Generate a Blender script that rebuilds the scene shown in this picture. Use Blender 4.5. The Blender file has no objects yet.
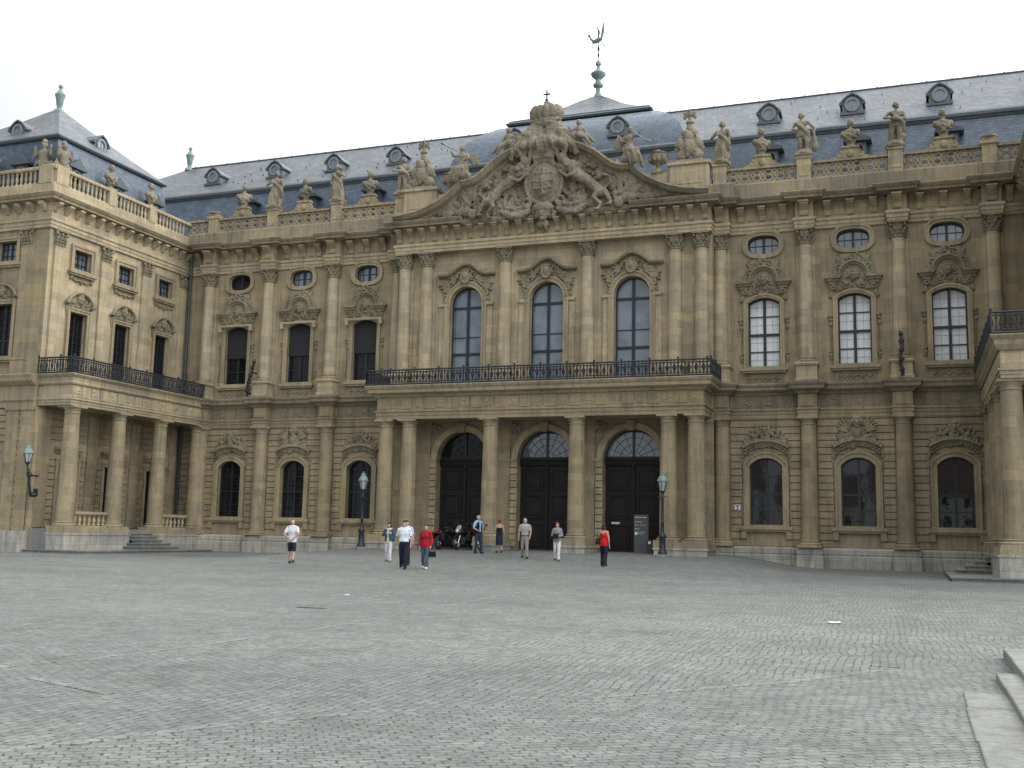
import bpy, bmesh, math, random
from mathutils import Vector, Matrix, noise, Euler
R = math.radians
PI = math.pi
rnd = random.Random(7)
sc = bpy.context.scene
COL = sc.collection

# ------------------------------------------------------------------ materials
def newmat(name):
    m = bpy.data.materials.new(name); m.use_nodes = True
    nt = m.node_tree; nt.nodes.clear()
    out = nt.nodes.new('ShaderNodeOutputMaterial')
    b = nt.nodes.new('ShaderNodeBsdfPrincipled')
    nt.links.new(b.outputs[0], out.inputs[0])
    return m, nt, b
def N(nt, t, **kw):
    n = nt.nodes.new(t)
    for k, v in kw.items():
        if k in n.inputs: n.inputs[k].default_value = v
        else: setattr(n, k, v)
    return n
def mixc(nt, a, b, fac, mode='MIX'):
    n = nt.nodes.new('ShaderNodeMix'); n.data_type = 'RGBA'; n.blend_type = mode
    for idx, v in ((6, a), (7, b), (0, fac)):
        if hasattr(v, 'is_output'): nt.links.new(v, n.inputs[idx])
        else: n.inputs[idx].default_value = (tuple(v) + (1,))[:4] if idx else v
    return n.outputs[2]
def ramp(nt, src, p0, p1, c0=(0, 0, 0), c1=(1, 1, 1)):
    n = nt.nodes.new('ShaderNodeValToRGB')
    n.color_ramp.elements[0].position = p0; n.color_ramp.elements[1].position = p1
    n.color_ramp.elements[0].color = tuple(c0) + (1,); n.color_ramp.elements[1].color = tuple(c1) + (1,)
    nt.links.new(src, n.inputs[0]); return n.outputs[0]
def pos(nt): return N(nt, 'ShaderNodeNewGeometry').outputs['Position']
def mapping(nt, v, scale=(1, 1, 1), rot=(0, 0, 0)):
    n = N(nt, 'ShaderNodeMapping'); n.inputs['Scale'].default_value = scale; n.inputs['Rotation'].default_value = rot
    nt.links.new(v, n.inputs[0]); return n.outputs[0]
def noise_tex(nt, v, scale, detail=4, rough=.55):
    n = N(nt, 'ShaderNodeTexNoise'); n.inputs['Scale'].default_value = scale
    n.inputs['Detail'].default_value = detail; n.inputs['Roughness'].default_value = rough
    nt.links.new(v, n.inputs['Vector']); return n.outputs[0]
def uz(nt):
    s = N(nt, 'ShaderNodeSeparateXYZ'); nt.links.new(pos(nt), s.inputs[0])
    a = N(nt, 'ShaderNodeMath', operation='ADD'); nt.links.new(s.outputs[0], a.inputs[0]); nt.links.new(s.outputs[1], a.inputs[1])
    c = N(nt, 'ShaderNodeCombineXYZ'); nt.links.new(a.outputs[0], c.inputs[0]); nt.links.new(s.outputs[2], c.inputs[1])
    return c.outputs[0]
def bump(nt, b, h, strength=.3, dist=.02):
    n = N(nt, 'ShaderNodeBump'); n.inputs['Strength'].default_value = strength; n.inputs['Distance'].default_value = dist
    nt.links.new(h, n.inputs['Height']); nt.links.new(n.outputs[0], b.inputs['Normal'])

def stone(name, base, dark, blocks=True, bw=1.15, bh=.38, stain=.5, tint=None, stainc=(.07, .062, .05), joint=.75):
    m, nt, b = newmat(name)
    p = pos(nt)
    big = noise_tex(nt, p, .45, 4)
    c = mixc(nt, base, dark, ramp(nt, big, .35, .7))
    if blocks:
        br = N(nt, 'ShaderNodeTexBrick'); nt.links.new(uz(nt), br.inputs[0])
        br.inputs['Scale'].default_value = 1; br.inputs['Brick Width'].default_value = bw; br.inputs['Row Height'].default_value = bh
        br.inputs['Mortar Size'].default_value = .007; br.inputs['Mortar Smooth'].default_value = .3; br.inputs['Bias'].default_value = 0
        br.inputs['Color1'].default_value = (1.16, 1.12, 1.03, 1); br.inputs['Color2'].default_value = (.83, .845, .87, 1)
        br.inputs['Mortar'].default_value = (joint, joint, joint, 1)
        c = mixc(nt, c, br.outputs[0], 1.0, 'MULTIPLY')
    if tint:
        c = mixc(nt, c, tint, ramp(nt, noise_tex(nt, p, 1.1, 3), .52, .72))
    fine = noise_tex(nt, p, 14, 5, .65)
    c = mixc(nt, c, (.72, .70, .66), ramp(nt, fine, .48, .72), 'MULTIPLY')
    st = noise_tex(nt, mapping(nt, p, (2.2, 2.2, .35)), 1.3, 6, .62)
    f = N(nt, 'ShaderNodeMath', operation='MULTIPLY'); f.inputs[1].default_value = stain
    nt.links.new(ramp(nt, st, .5, .78), f.inputs[0])
    c = mixc(nt, c, stainc, f.outputs[0])
    sk = noise_tex(nt, mapping(nt, p, (5.5, 5.5, .22)), 1.0, 5, .7)
    c = mixc(nt, c, mixc(nt, (1.06, 1.05, 1.04), (.76, .755, .75), ramp(nt, sk, .42, .74)), 1.0, 'MULTIPLY')
    nt.links.new(c, b.inputs['Base Color']); b.inputs['Roughness'].default_value = .92
    b.inputs['Specular IOR Level'].default_value = .25
    bump(nt, b, fine, .6 if not blocks else .35, .05 if not blocks else .02)
    return m
def plain(name, col, rough=.6, metal=0, var=.15, nscale=6, spec=.5, alt=None):
    m, nt, b = newmat(name)
    n = noise_tex(nt, pos(nt), nscale, 4)
    d = alt or tuple(x * (1 - var * 2) for x in col)
    nt.links.new(mixc(nt, col, d, ramp(nt, n, .35, .7)), b.inputs['Base Color'])
    b.inputs['Roughness'].default_value = rough; b.inputs['Metallic'].default_value = metal
    b.inputs['Specular IOR Level'].default_value = spec
    return m
def cloth(name, col, wscale=90):
    m, nt, b = newmat(name)
    n = noise_tex(nt, pos(nt), 9, 4)
    nt.links.new(mixc(nt, col, tuple(x * .72 for x in col), ramp(nt, n, .4, .7)), b.inputs['Base Color'])
    b.inputs['Roughness'].default_value = .9; b.inputs['Specular IOR Level'].default_value = .2
    bump(nt, b, noise_tex(nt, pos(nt), 22, 3), .5, .03)
    return m
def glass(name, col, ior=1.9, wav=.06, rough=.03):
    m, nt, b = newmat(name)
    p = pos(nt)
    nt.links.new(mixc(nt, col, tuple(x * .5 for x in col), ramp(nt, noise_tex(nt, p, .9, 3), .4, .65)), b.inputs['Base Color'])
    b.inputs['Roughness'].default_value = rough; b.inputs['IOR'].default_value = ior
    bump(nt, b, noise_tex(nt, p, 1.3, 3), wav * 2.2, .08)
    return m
def slate(name, base, rough, ior=1.5):
    m, nt, b = newmat(name); b.inputs['IOR'].default_value = ior
    s = N(nt, 'ShaderNodeSeparateXYZ'); nt.links.new(pos(nt), s.inputs[0])
    br = N(nt, 'ShaderNodeTexBrick'); nt.links.new(mapping(nt, uz(nt)), br.inputs[0])
    br.inputs['Scale'].default_value = 1; br.inputs['Brick Width'].default_value = .34; br.inputs['Row Height'].default_value = .15
    br.inputs['Mortar Size'].default_value = .012; br.inputs['Mortar Smooth'].default_value = .4
    br.inputs['Color1'].default_value = tuple(x * 1.3 for x in base) + (1,)
    br.inputs['Color2'].default_value = tuple(x * .75 for x in base) + (1,)
    br.inputs['Mortar'].default_value = tuple(x * .42 for x in base) + (1,)
    big = noise_tex(nt, pos(nt), .7, 5)
    c = mixc(nt, br.outputs[0], (.66, .7, .70), ramp(nt, big, .38, .7), 'MULTIPLY')
    sk = noise_tex(nt, mapping(nt, pos(nt), (4, 4, .4)), 1.2, 5, .65); c = mixc(nt, c, mixc(nt, (1.15, 1.15, 1.15), (.7, .7, .7), ramp(nt, sk, .35, .7)), 1.0, 'MULTIPLY')
    nt.links.new(c, b.inputs['Base Color'])
    r = N(nt, 'ShaderNodeMapRange'); nt.links.new(noise_tex(nt, pos(nt), 4, 4), r.inputs[0])
    r.inputs[3].default_value = rough - .1; r.inputs[4].default_value = rough + .15
    nt.links.new(r.outputs[0], b.inputs['Roughness'])
    bump(nt, b, br.outputs[1], .5, -.02)
    return m

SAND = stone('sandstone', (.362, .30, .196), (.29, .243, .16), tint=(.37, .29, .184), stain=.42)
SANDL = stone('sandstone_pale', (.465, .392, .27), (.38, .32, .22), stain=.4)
TRIM = stone('sandstone_trim', (.395, .333, .225), (.315, .265, .18), bw=1.9, bh=5, stain=.55)
LEDGE = stone('weathered_ledge', (.34, .29, .21), (.24, .206, .153), bw=1.6, bh=5, stain=.7)
CARVE = stone('carved_sandstone', (.305, .265, .178), (.205, .178, .12), blocks=False, stain=.6)
STAT = stone('statue_stone', (.33, .288, .212), (.20, .176, .133), blocks=False, stain=.75)
PLINTH = stone('grey_plinth_stone', (.47, .455, .42), (.37, .36, .33), bw=1.9, bh=.62, stain=.75, stainc=(.06, .06, .052), joint=.5)
STEP = stone('step_stone', (.265, .277, .27), (.20, .209, .203), bw=2.3, bh=9, stain=.5)
SLATE = slate('slate_steep', (.075, .112, .165), .42, 1.65)
SLATEU = slate('slate_upper', (.115, .127, .14), .5, 1.55)
SLATED = plain('slate_dark_curb', (.085, .105, .12), .45)
COPPER = plain('green_copper', (.155, .235, .22), .65, 0, .15, 5, alt=(.24, .31, .29))
IRON = plain('dark_iron', (.018, .022, .03), .45)
LEADD = plain('weathered_lead', (.11, .13, .15), .5)
LEAD = plain('lead_grey', (.15, .175, .20), .5)
FRAME = plain('window_frame_paint', (.022, .028, .036), .4)
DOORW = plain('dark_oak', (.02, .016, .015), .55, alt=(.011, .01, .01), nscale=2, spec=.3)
GSKY = glass('sky_glass', (.16, .205, .26), 2.3)  # blue-grey base colour stands in for part of the reflected sky
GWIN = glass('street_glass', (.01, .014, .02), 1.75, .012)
GDARK = glass('dark_glass', (.012, .013, .015), 1.45)
BLIND = plain('white_blind', (.74, .76, .78), .8, 0, .06, 1.5)
BLINDL = plain('blind_seam', (.50, .52, .54), .8)
SHUT = plain('dark_roller_blind', (.022, .021, .024), .8, 0, .1)
CORE = plain('dark_inside', (.03, .028, .025), .9)
WHITE = plain('white_paint', (.75, .75, .74), .6, 0, .05)
LAMPG = plain('lamp_glass', (.42, .46, .44), .15, 0, .1)

# ------------------------------------------------------------------ mesh builder
class MB:
    def __init__(s): s.v = []; s.f = []
    def add(s, vs, fs):
        o = len(s.v); s.v += [tuple(x) for x in vs]; s.f += [tuple(i + o for i in f) for f in fs]; return s
    def box(s, x0, x1, y0, y1, z0, z1):
        return s.add([(x, y, z) for z in (z0, z1) for y in (y0, y1) for x in (x0, x1)],
                     [(0, 2, 3, 1), (4, 5, 7, 6), (0, 1, 5, 4), (2, 6, 7, 3), (0, 4, 6, 2), (1, 3, 7, 5)])
    def prism(s, pts, y0, y1):      # polygon in (x,z) extruded in y
        n = len(pts)
        return s.add([(x, y0, z) for x, z in pts] + [(x, y1, z) for x, z in pts],
                     [tuple(range(n)), tuple(range(2 * n - 1, n - 1, -1))] + [(i, n + i, n + (i + 1) % n, (i + 1) % n) for i in range(n)])
    def prismx(s, pts, x0, x1):     # polygon in (y,z) extruded in x
        n = len(pts)
        return s.add([(x0, y, z) for y, z in pts] + [(x1, y, z) for y, z in pts],
                     [tuple(range(n)), tuple(range(2 * n - 1, n - 1, -1))] + [(i, n + i, n + (i + 1) % n, (i + 1) % n) for i in range(n)])
    def rings(s, rs, cap=True, closed=False):
        n = len(rs[0]); vs = [p for r in rs for p in r]; fs = []
        m = len(rs)
        for j in range(m if closed else m - 1):
            for i in range(n):
                a = j * n + i; b = j * n + (i + 1) % n; k = ((j + 1) % m) * n
                fs.append((a, b, k + (i + 1) % n, k + i))
        if cap and not closed: fs += [tuple(range(n - 1, -1, -1)), tuple((m - 1) * n + i for i in range(n))]
        return s.add(vs, fs)
    def lathe(s, prof, cx=0, cy=0, n=16, sx=1, sy=1):
        return s.rings([[(cx + r * sx * math.cos(2 * PI * i / n), cy + r * sy * math.sin(2 * PI * i / n), z) for i in range(n)] for r, z in prof])
    def loft(s, lv, n=16, fold=0, nf=7, ph=0):  # elliptical levels (cx,cy,z,rx,ry)
        rs = []
        for k, (cx, cy, z, rx, ry) in enumerate(lv):
            g = fold * k / max(1, len(lv) - 1)
            rs.append([(cx + rx * (1 + g * math.sin(nf * t + ph + k * .4)) * math.cos(t), cy + ry * (1 + g * math.sin(nf * t + ph + k * .4)) * math.sin(t), z) for t in [2 * PI * i / n for i in range(n)]])
        return s.rings(rs)
    def tube(s, pts, rad, n=8, closed=False):
        pts = [Vector(p) for p in pts]
        if not hasattr(rad, '__len__'): rad = [rad] * len(pts)
        rs = []; m = len(pts); x = None
        for i, p in enumerate(pts):
            a = pts[(i - 1) % m] if (closed or i > 0) else p; b = pts[(i + 1) % m] if (closed or i < m - 1) else p
            t = (b - a).normalized() if (b - a).length > 1e-9 else Vector((0, 0, 1))
            if x is not None: x = x - t * x.dot(t)
            if x is None or x.length < 1e-4: x = t.cross(Vector((0, 0, 1)) if abs(t.z) < .9 else Vector((0, 1, 0)))
            x = x.normalized(); y = x.cross(t)
            rs.append([p + (x * math.cos(2 * PI * k / n) + y * math.sin(2 * PI * k / n)) * rad[i] for k in range(n)])
        return s.rings(rs, closed=closed)
    def ell(s, c, r, rot=None, n=12, m=8):
        if not hasattr(r, '__len__'): r = (r, r, r)
        M = Euler(rot).to_matrix() if rot else Matrix.Identity(3); c = Vector(c)
        vs = [c + M @ Vector((0, 0, -r[2]))]; fs = []
        for j in range(1, m):
            a = -PI / 2 + PI * j / m
            vs += [c + M @ Vector((r[0] * math.cos(a) * math.cos(2 * PI * i / n), r[1] * math.cos(a) * math.sin(2 * PI * i / n), r[2] * math.sin(a))) for i in range(n)]
        vs.append(c + M @ Vector((0, 0, r[2])))
        for i in range(n): fs.append((0, 1 + (i + 1) % n, 1 + i))
        for j in range(m - 2):
            for i in range(n):
                a = 1 + j * n + i; b = 1 + j * n + (i + 1) % n; fs.append((a, b, b + n, a + n))
        L = len(vs) - 1
        for i in range(n): fs.append((L, 1 + (m - 2) * n + i, 1 + (m - 2) * n + (i + 1) % n))
        return s.add(vs, fs)
    def cap(s, a, b, ra, rb, n=10):
        s.tube([a, b], [ra, rb], n); s.ell(a, ra, n=n, m=6); s.ell(b, rb, n=n, m=6); return s
    def sweep(s, path, prof):       # path [(x,y)], prof closed [(out,z)], outward = right of travel
        m = len(path); rs = []
        for i, p in enumerate(path):
            ns = []
            for a, b in ((i - 1, i), (i, i + 1)):
                if 0 <= a and b < m:
                    dx = path[b][0] - path[a][0]; dy = path[b][1] - path[a][1]; L = math.hypot(dx, dy)
                    ns.append((dy / L, -dx / L))
            if len(ns) == 1: mx, my = ns[0]
            else:
                k = 1 + ns[0][0] * ns[1][0] + ns[0][1] * ns[1][1]
                mx = (ns[0][0] + ns[1][0]) / k; my = (ns[0][1] + ns[1][1]) / k
            rs.append([(p[0] + mx * d, p[1] + my * d, z) for d, z in prof])
        return s.rings(rs)
    def mesh(s, name, mat, smooth=None):
        me = bpy.data.meshes.new(name); me.from_pydata(s.v, [], s.f)
        bm = bmesh.new(); bm.from_mesh(me); bmesh.ops.recalc_face_normals(bm, faces=bm.faces); bm.to_mesh(me); bm.free()
        me.materials.append(mat)
        if smooth:
            me.shade_smooth(); me.set_sharp_from_angle(angle=R(smooth))
        return me
def carve(mb, name, mat, voxel=.035, disp=.0, dscale=6, sm=1):
    """Voxel-merge a cluster of solids into one carved surface."""
    me = mb.mesh(name + '_src', mat)
    o = bpy.data.objects.new('remesh_source', me); COL.objects.link(o)
    r = o.modifiers.new('r', 'REMESH'); r.mode = 'VOXEL'; r.voxel_size = voxel; r.adaptivity = 0
    if sm:
        k = o.modifiers.new('s', 'SMOOTH'); k.iterations = sm; k.factor = .5
    dg = bpy.context.evaluated_depsgraph_get(); dg.update()
    out = bpy.data.meshes.new_from_object(o.evaluated_get(dg)); out.name = name
    bpy.data.objects.remove(o); bpy.data.meshes.remove(me)
    if disp:
        nrm = [v.normal.copy() for v in out.vertices]
        for v, n in zip(out.vertices, nrm): v.co += n * disp * (noise.noise(v.co * dscale) + .6 * noise.noise(v.co * dscale * 2.3))
    bm = bmesh.new(); bm.from_mesh(out); bm.verts.ensure_lookup_table(); seen = set(); isl = []
    for v in bm.verts:
        if v.index in seen: continue
        st = [v]; seen.add(v.index); g = []
        while st:
            w = st.pop(); g.append(w)
            for e in w.link_edges:
                u = e.other_vert(w)
                if u.index not in seen: seen.add(u.index); st.append(u)
        isl.append(g)
    big = max(len(g) for g in isl); kill = [v for g in isl if len(g) < .12 * big for v in g]
    if kill: bmesh.ops.delete(bm, geom=kill, context='VERTS'); bm.to_mesh(out)
    bm.free()
    out.materials.clear(); out.materials.append(mat); out.shade_smooth()
    return out

def empty(name, loc, label=None, cat=None, group=None, rz=0, kind=None):
    o = bpy.data.objects.new(name, None); COL.objects.link(o); o.location = loc; o.rotation_euler = (0, 0, rz); o.empty_display_size = .2
    tag(o, label, cat, group, kind); return o
def tag(o, label=None, cat=None, group=None, kind=None):
    for k, v in (('label', label), ('category', cat), ('group', group), ('kind', kind)):
        if v: o[k] = v
    return o
def obj(name, me, parent=None, loc=(0, 0, 0), rz=0):
    o = bpy.data.objects.new(name, me); COL.objects.link(o); o.location = loc; o.rotation_euler = (0, 0, rz)
    if parent: o.parent = parent
    return o
class Fac:
    def __init__(s, root, ox, oy, rz): s.root = root; s.o = Vector((ox, oy, 0)); s.rz = rz; s.M = Matrix.Rotation(rz, 3, 'Z')
    def part(s, name, me, u=0, d=0, z=0):
        return obj(name, me, s.root, s.o + s.M @ Vector((u, -d, z)) - s.root.location, s.rz)
def sub(name, me, parent, loc=(0, 0, 0)): return obj(name, me, parent, loc)

# ------------------------------------------------------------------ ground height
def sm(a, b, x): t = min(1, max(0, (x - a) / (b - a))); return t * t * (3 - 2 * t)
def lin(x, pts):
    if x <= pts[0][0]: return pts[0][1]
    for (a, p), (b, q) in zip(pts, pts[1:]):
        if x <= b: return p + (q - p) * (x - a) / (b - a)
    return pts[-1][1]
def gz(x, y):
    c = lin(y, [(10, 0), (20, 0), (30, .08), (36, .19), (42, .38), (47, .60), (52, .80), (60, .8)])
    e = lin(y, [(10, 0), (25, .04), (40, .20), (60, .30)])
    k = 1 - sm(8.8, 13.5, abs(x))
    return e + (c - e) * k

def arch(hw, z0, zs, zt, n=14):
    """closed contour (u,z): a rectangle with a circular-arc head"""
    h = zt - zs
    pts = [(-hw, z0), (hw, z0)]
    if h < 1e-3: return pts + [(hw, zs), (-hw, zs)]
    r = (hw * hw + h * h) / (2 * h); zc = zt - r; a = math.asin(min(1, hw / r))
    if h > hw: a = PI / 2
    for i in range(n + 1):
        t = a - 2 * a * i / n
        pts.append((r * math.sin(t), zc + r * math.cos(t)))
    return pts
def oval(hw, hh, zc, n=28, p=2.6):
    return [(math.copysign(abs(math.cos(t)) ** (2 / p), math.cos(t)) * hw, zc + math.copysign(abs(math.sin(t)) ** (2 / p), math.sin(t)) * hh) for t in [2 * PI * i / n for i in range(n)]]
def ring(mb, A, B, y0, y1):
    """frame between two contours of equal length, from y0 (front) to y1 (back)"""
    n = len(A)
    vs = [(x, y, z) for C in (A, B) for y in (y0, y1) for x, z in C]
    f = []
    for i in range(n):
        j = (i + 1) % n
        f += [(i, j, 2 * n + j, 2 * n + i), (n + j, n + i, 3 * n + i, 3 * n + j), (j, i, n + i, n + j), (2 * n + i, 2 * n + j, 3 * n + j, 3 * n + i)]
    mb.add(vs, f)
def wall_panel(mb, u0, u1, z0, z1, con, y, depth, uc=0):
    """wall rectangle with an opening and its reveal; con relative to uc"""
    con = [(x + uc, z) for x, z in con]
    cx = uc; cz = sum(z for x, z in con) / len(con); cz = (min(z for x, z in con) + max(z for x, z in con)) / 2
    ang = [(math.atan2(z - cz, x - cx)) for x, z in con]
    ev = [(a, p) for a, p in zip(ang, con)]
    def hit(a):
        dx, dz = math.cos(a), math.sin(a); best = None
        for (x1, z1_), (x2, z2_) in zip(con, con[1:] + con[:1]):
            ex, ez = x2 - x1, z2_ - z1_; den = dx * ez - dz * ex
            if abs(den) < 1e-12: continue
            t = ((x1 - cx) * ez - (z1_ - cz) * ex) / den; k = ((x1 - cx) * dz - (z1_ - cz) * dx) / den
            if t > 0 and -1e-9 <= k <= 1 + 1e-9: best = t if best is None else min(best, t)
        return (cx + dx * best, cz + dz * best)
    def rect(a):
        dx, dz = math.cos(a), math.sin(a)
        t = min([((u1 if dx > 0 else u0) - cx) / dx if abs(dx) > 1e-9 else 1e9, ((z1 if dz > 0 else z0) - cz) / dz if abs(dz) > 1e-9 else 1e9])
        return (cx + dx * t, cz + dz * t)
    for x, z in ((u0, z0), (u1, z0), (u1, z1), (u0, z1)):
        a = math.atan2(z - cz, x - cx)
        if min(abs(a - b) for b, _ in ev) > 1e-6: ev.append((a, hit(a)))
    ev.sort(); n = len(ev)
    I = [p for a, p in ev]; O = [rect(a) for a, p in ev]
    vs = [(x, y, z) for x, z in O] + [(x, y, z) for x, z in I] + [(x, y + depth, z) for x, z in I]
    f = []
    for i in range(n):
        j = (i + 1) % n
        f += [(i, j, n + j, n + i), (n + i, n + j, 2 * n + j, 2 * n + i)]
    mb.add(vs, f)
def face(mb, con, y):
    mb.add([(x, y, z) for x, z in con], [tuple(range(len(con)))])
def scaled(con, k, uc=0):
    cx = 0; zs = [z for x, z in con]; cz = (min(zs) + max(zs)) / 2; hw = max(x for x, z in con); hh = (max(zs) - min(zs)) / 2
    return [(x * (hw - k) / hw, cz + (z - cz) * (hh - k) / hh) for x, z in con]

# ------------------------------------------------------------------ shared ornament meshes
def blobs(mb, n, cx, cz, w, h, y=0, r=(.06, .13), seed=1, shape='ell', flat=.6):
    q = random.Random(seed)
    for _ in range(n):
        while True:
            x, z = q.uniform(-1, 1), q.uniform(-1, 1)
            if x * x + z * z < 1: break
        rr = q.uniform(*r)
        mb.ell((cx + x * w, y * .5 - q.uniform(0, .04), cz + z * h), (rr * q.uniform(.6, 1.5), abs(y) * .5 + rr * flat, rr * q.uniform(.6, 1.5)), (0, q.uniform(0, 3), 0), 8, 6)
def scroll(mb, cx, cz, r, turns=1.3, a0=0, sgn=1, rad=.05, y=0):
    pts = []; rr = []
    for i in range(15):
        t = i / 14; a = a0 + sgn * t * turns * 2 * PI; k = r * (1 - .75 * t)
        pts.append((cx + k * math.cos(a), y, cz + k * math.sin(a))); rr.append(rad * (1 - .35 * t))
    mb.tube(pts, rr, 6)
def leafspray(mb, x, z, ang, L, n=4, w=.1, y=0, seed=0):
    q = random.Random(seed)
    for i in range(n):
        a = ang + (i - (n - 1) / 2) * .35 + q.uniform(-.1, .1); l = L * q.uniform(.75, 1.1)
        mb.ell((x + math.cos(a) * l / 2, y * .5, z + math.sin(a) * l / 2), (l / 2, abs(y) * .5 + w * .55, w), (0, -a, 0), 8, 6)
def mask(mb, x, z, s, y=0):
    mb.ell((x, y, z), (.14 * s, .13 * s, .19 * s)); mb.ell((x, y - .13 * s, z - .02 * s), (.03 * s, .06 * s, .06 * s))
    for k in (-1, 1):
        mb.ell((x + k * .06 * s, y - .1 * s, z + .05 * s), (.05 * s, .05 * s, .025 * s)); mb.ell((x + k * .15 * s, y, z + .05 * s), (.06 * s, .08 * s, .12 * s))
    mb.ell((x, y, z + .17 * s), (.17 * s, .12 * s, .08 * s)); mb.ell((x, y - .08 * s, z - .13 * s), (.07 * s, .06 * s, .06 * s))

def mk_upper_crest(seed):   # over the tall upper windows, z 0 = top of glass
    m = MB()
    m.prism([(-1.08, .10), (1.08, .10), (1.22, .64), (.56, 1.92), (-.56, 1.92), (-1.22, .64)], -.08, .05)
    for k in (-1, 1):
        m.box(min(k * .60, k * 1.34), max(k * .60, k * 1.34), -.34, 0, .66, .80); m.box(min(k * .64, k * 1.25), max(k * .64, k * 1.25), -.26, 0, .54, .66); m.box(min(k * .72, k * 1.16), max(k * .72, k * 1.16), -.18, 0, .40, .54)
        scroll(m, k * .94, .26, .15, 1.2, PI / 2, k, .05, -.14); leafspray(m, k * .66, 1.3, PI / 2 + k * .5, .6, 5, .06, -.13, seed + k)
        leafspray(m, k * .5, 1.5, PI / 2 - k * .4, .4, 4, .05, -.13, seed + k + 4); scroll(m, k * .68, 1.25, .17, 1.3, -PI / 2, -k, .045, -.12); scroll(m, k * .36, .3, .15, 1.2, PI / 2, -k, .04, -.14)
        leafspray(m, k * 1.0, .1, -PI / 2, .4, 3, .06, -.1, seed)
    arc = [(.68 * math.sin(t), -.2, .78 + .72 * math.cos(t)) for t in [R(-90 + 180 * i / 14) for i in range(15)]]
    m.tube(arc, .07, 6); m.tube([(x * .82, -.14, .74 + (z - .74) * .84) for x, y, z in arc], .04, 6)
    mask(m, 0, .80, 1.25, -.14); blobs(m, 26, 0, .58, .5, .3, -.1, (.035, .08), seed, flat=1)
    blobs(m, 22, 0, 1.68, .42, .2, -.12, (.035, .08), seed + 3, flat=1); scroll(m, -.28, 1.66, .18, 1.2, 0, 1, .04, -.13); scroll(m, .28, 1.66, .18, 1.2, PI, -1, .04, -.13)
    return carve(m, 'crest', CARVE, .024, .012, 11, 0)
def mk_lower_crest(kind, seed):  # trophies above the ground windows, z 0 = top of glass
    m = MB()
    arc = [(1.08 * math.sin(t) / math.sin(.7), -.22, .62 + 1.5 * (math.cos(t) - 1)) for t in [-.7 + 1.4 * i / 14 for i in range(15)]]
    m.tube(arc, [.05 + .035 * math.sin(PI * i / 14) for i in range(15)], 6); m.tube([(x * .95, y + .06, z - .13) for x, y, z in arc], .045, 6)
    for k in range(15): x, y, z = arc[k]; m.ell((x * .9, -.1, z - .25), (.07, .08, .07)); m.ell((x, -.16, z + .12), (.06, .1, .09), (0, .5 * (k - 7), 0))
    m.prism([(-.95, .25), (.95, .25), (.7, .75), (.35, 1.05), (-.35, 1.05), (-.7, .75)], -.06, .03)
    blobs(m, 60, 0, .72, .72, .34, -.12, (.04, .09), seed + 9, flat=1)
    blobs(m, 34, 0, .42, .9, .14, -.1, (.04, .09), seed, flat=1)
    if kind:
        mask(m, 0, 1.42, 1.3, -.2); m.ell((0, -.16, 1.0), (.24, .18, .36)); m.ell((0, -.14, 1.66), (.16, .12, .1))
        for k in (-1, 1):
            for j in range(5): a = .35 + .22 * j; L = .62 - .04 * j; m.ell((k * (.22 + math.sin(a) * L), -.1 - .02 * j, .92 + math.cos(a) * L * .95), (.055, .06, L * .62), (0, k * a, 0), 8, 6)
            leafspray(m, k * .5, .62, PI / 2 - k * .8, .55, 4, .07, -.14, seed + k); m.tube([(k * .15, -.2, .6), (k * .6, -.16, .85), (k * .9, -.12, 1.45)], [.07, .06, .03], 6); scroll(m, k * .72, .62, .16, 1.2, PI / 2, k, .045, -.14)
    else:
        mask(m, 0, 1.12, 1.3, -.2); m.ell((0, -.16, 1.36), (.16, .13, .12)); m.ell((0, -.14, .8), (.26, .17, .3))
        for k in (-1, 1):
            m.cap((k * .14, -.18, 1.1), (k * .52, -.16, .78), .12, .08); m.ell((k * .6, -.17, .86), (.11, .12, .14)); m.ell((k * .4, -.16, 1.12), (.13, .1, .09), (0, k * .6, 0)); leafspray(m, k * .62, .6, PI / 2 - k * 1.0, .5, 4, .07, -.12, seed + k)
            scroll(m, k * .92, .42, .2, 1.2, PI / 2, k, .05, -.1); scroll(m, k * .42, .62, .17, 1.2, -PI / 2, -k, .045, -.16); m.tube([(k * .12, -.14, .7), (k * .44, -.14, 1.32)], .04, 5); m.tube([(k * .3, -.12, .7), (k * .75, -.12, 1.15)], .035, 5)
    return carve(m, 'crest', CARVE, .024, .012, 11, 0)
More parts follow.
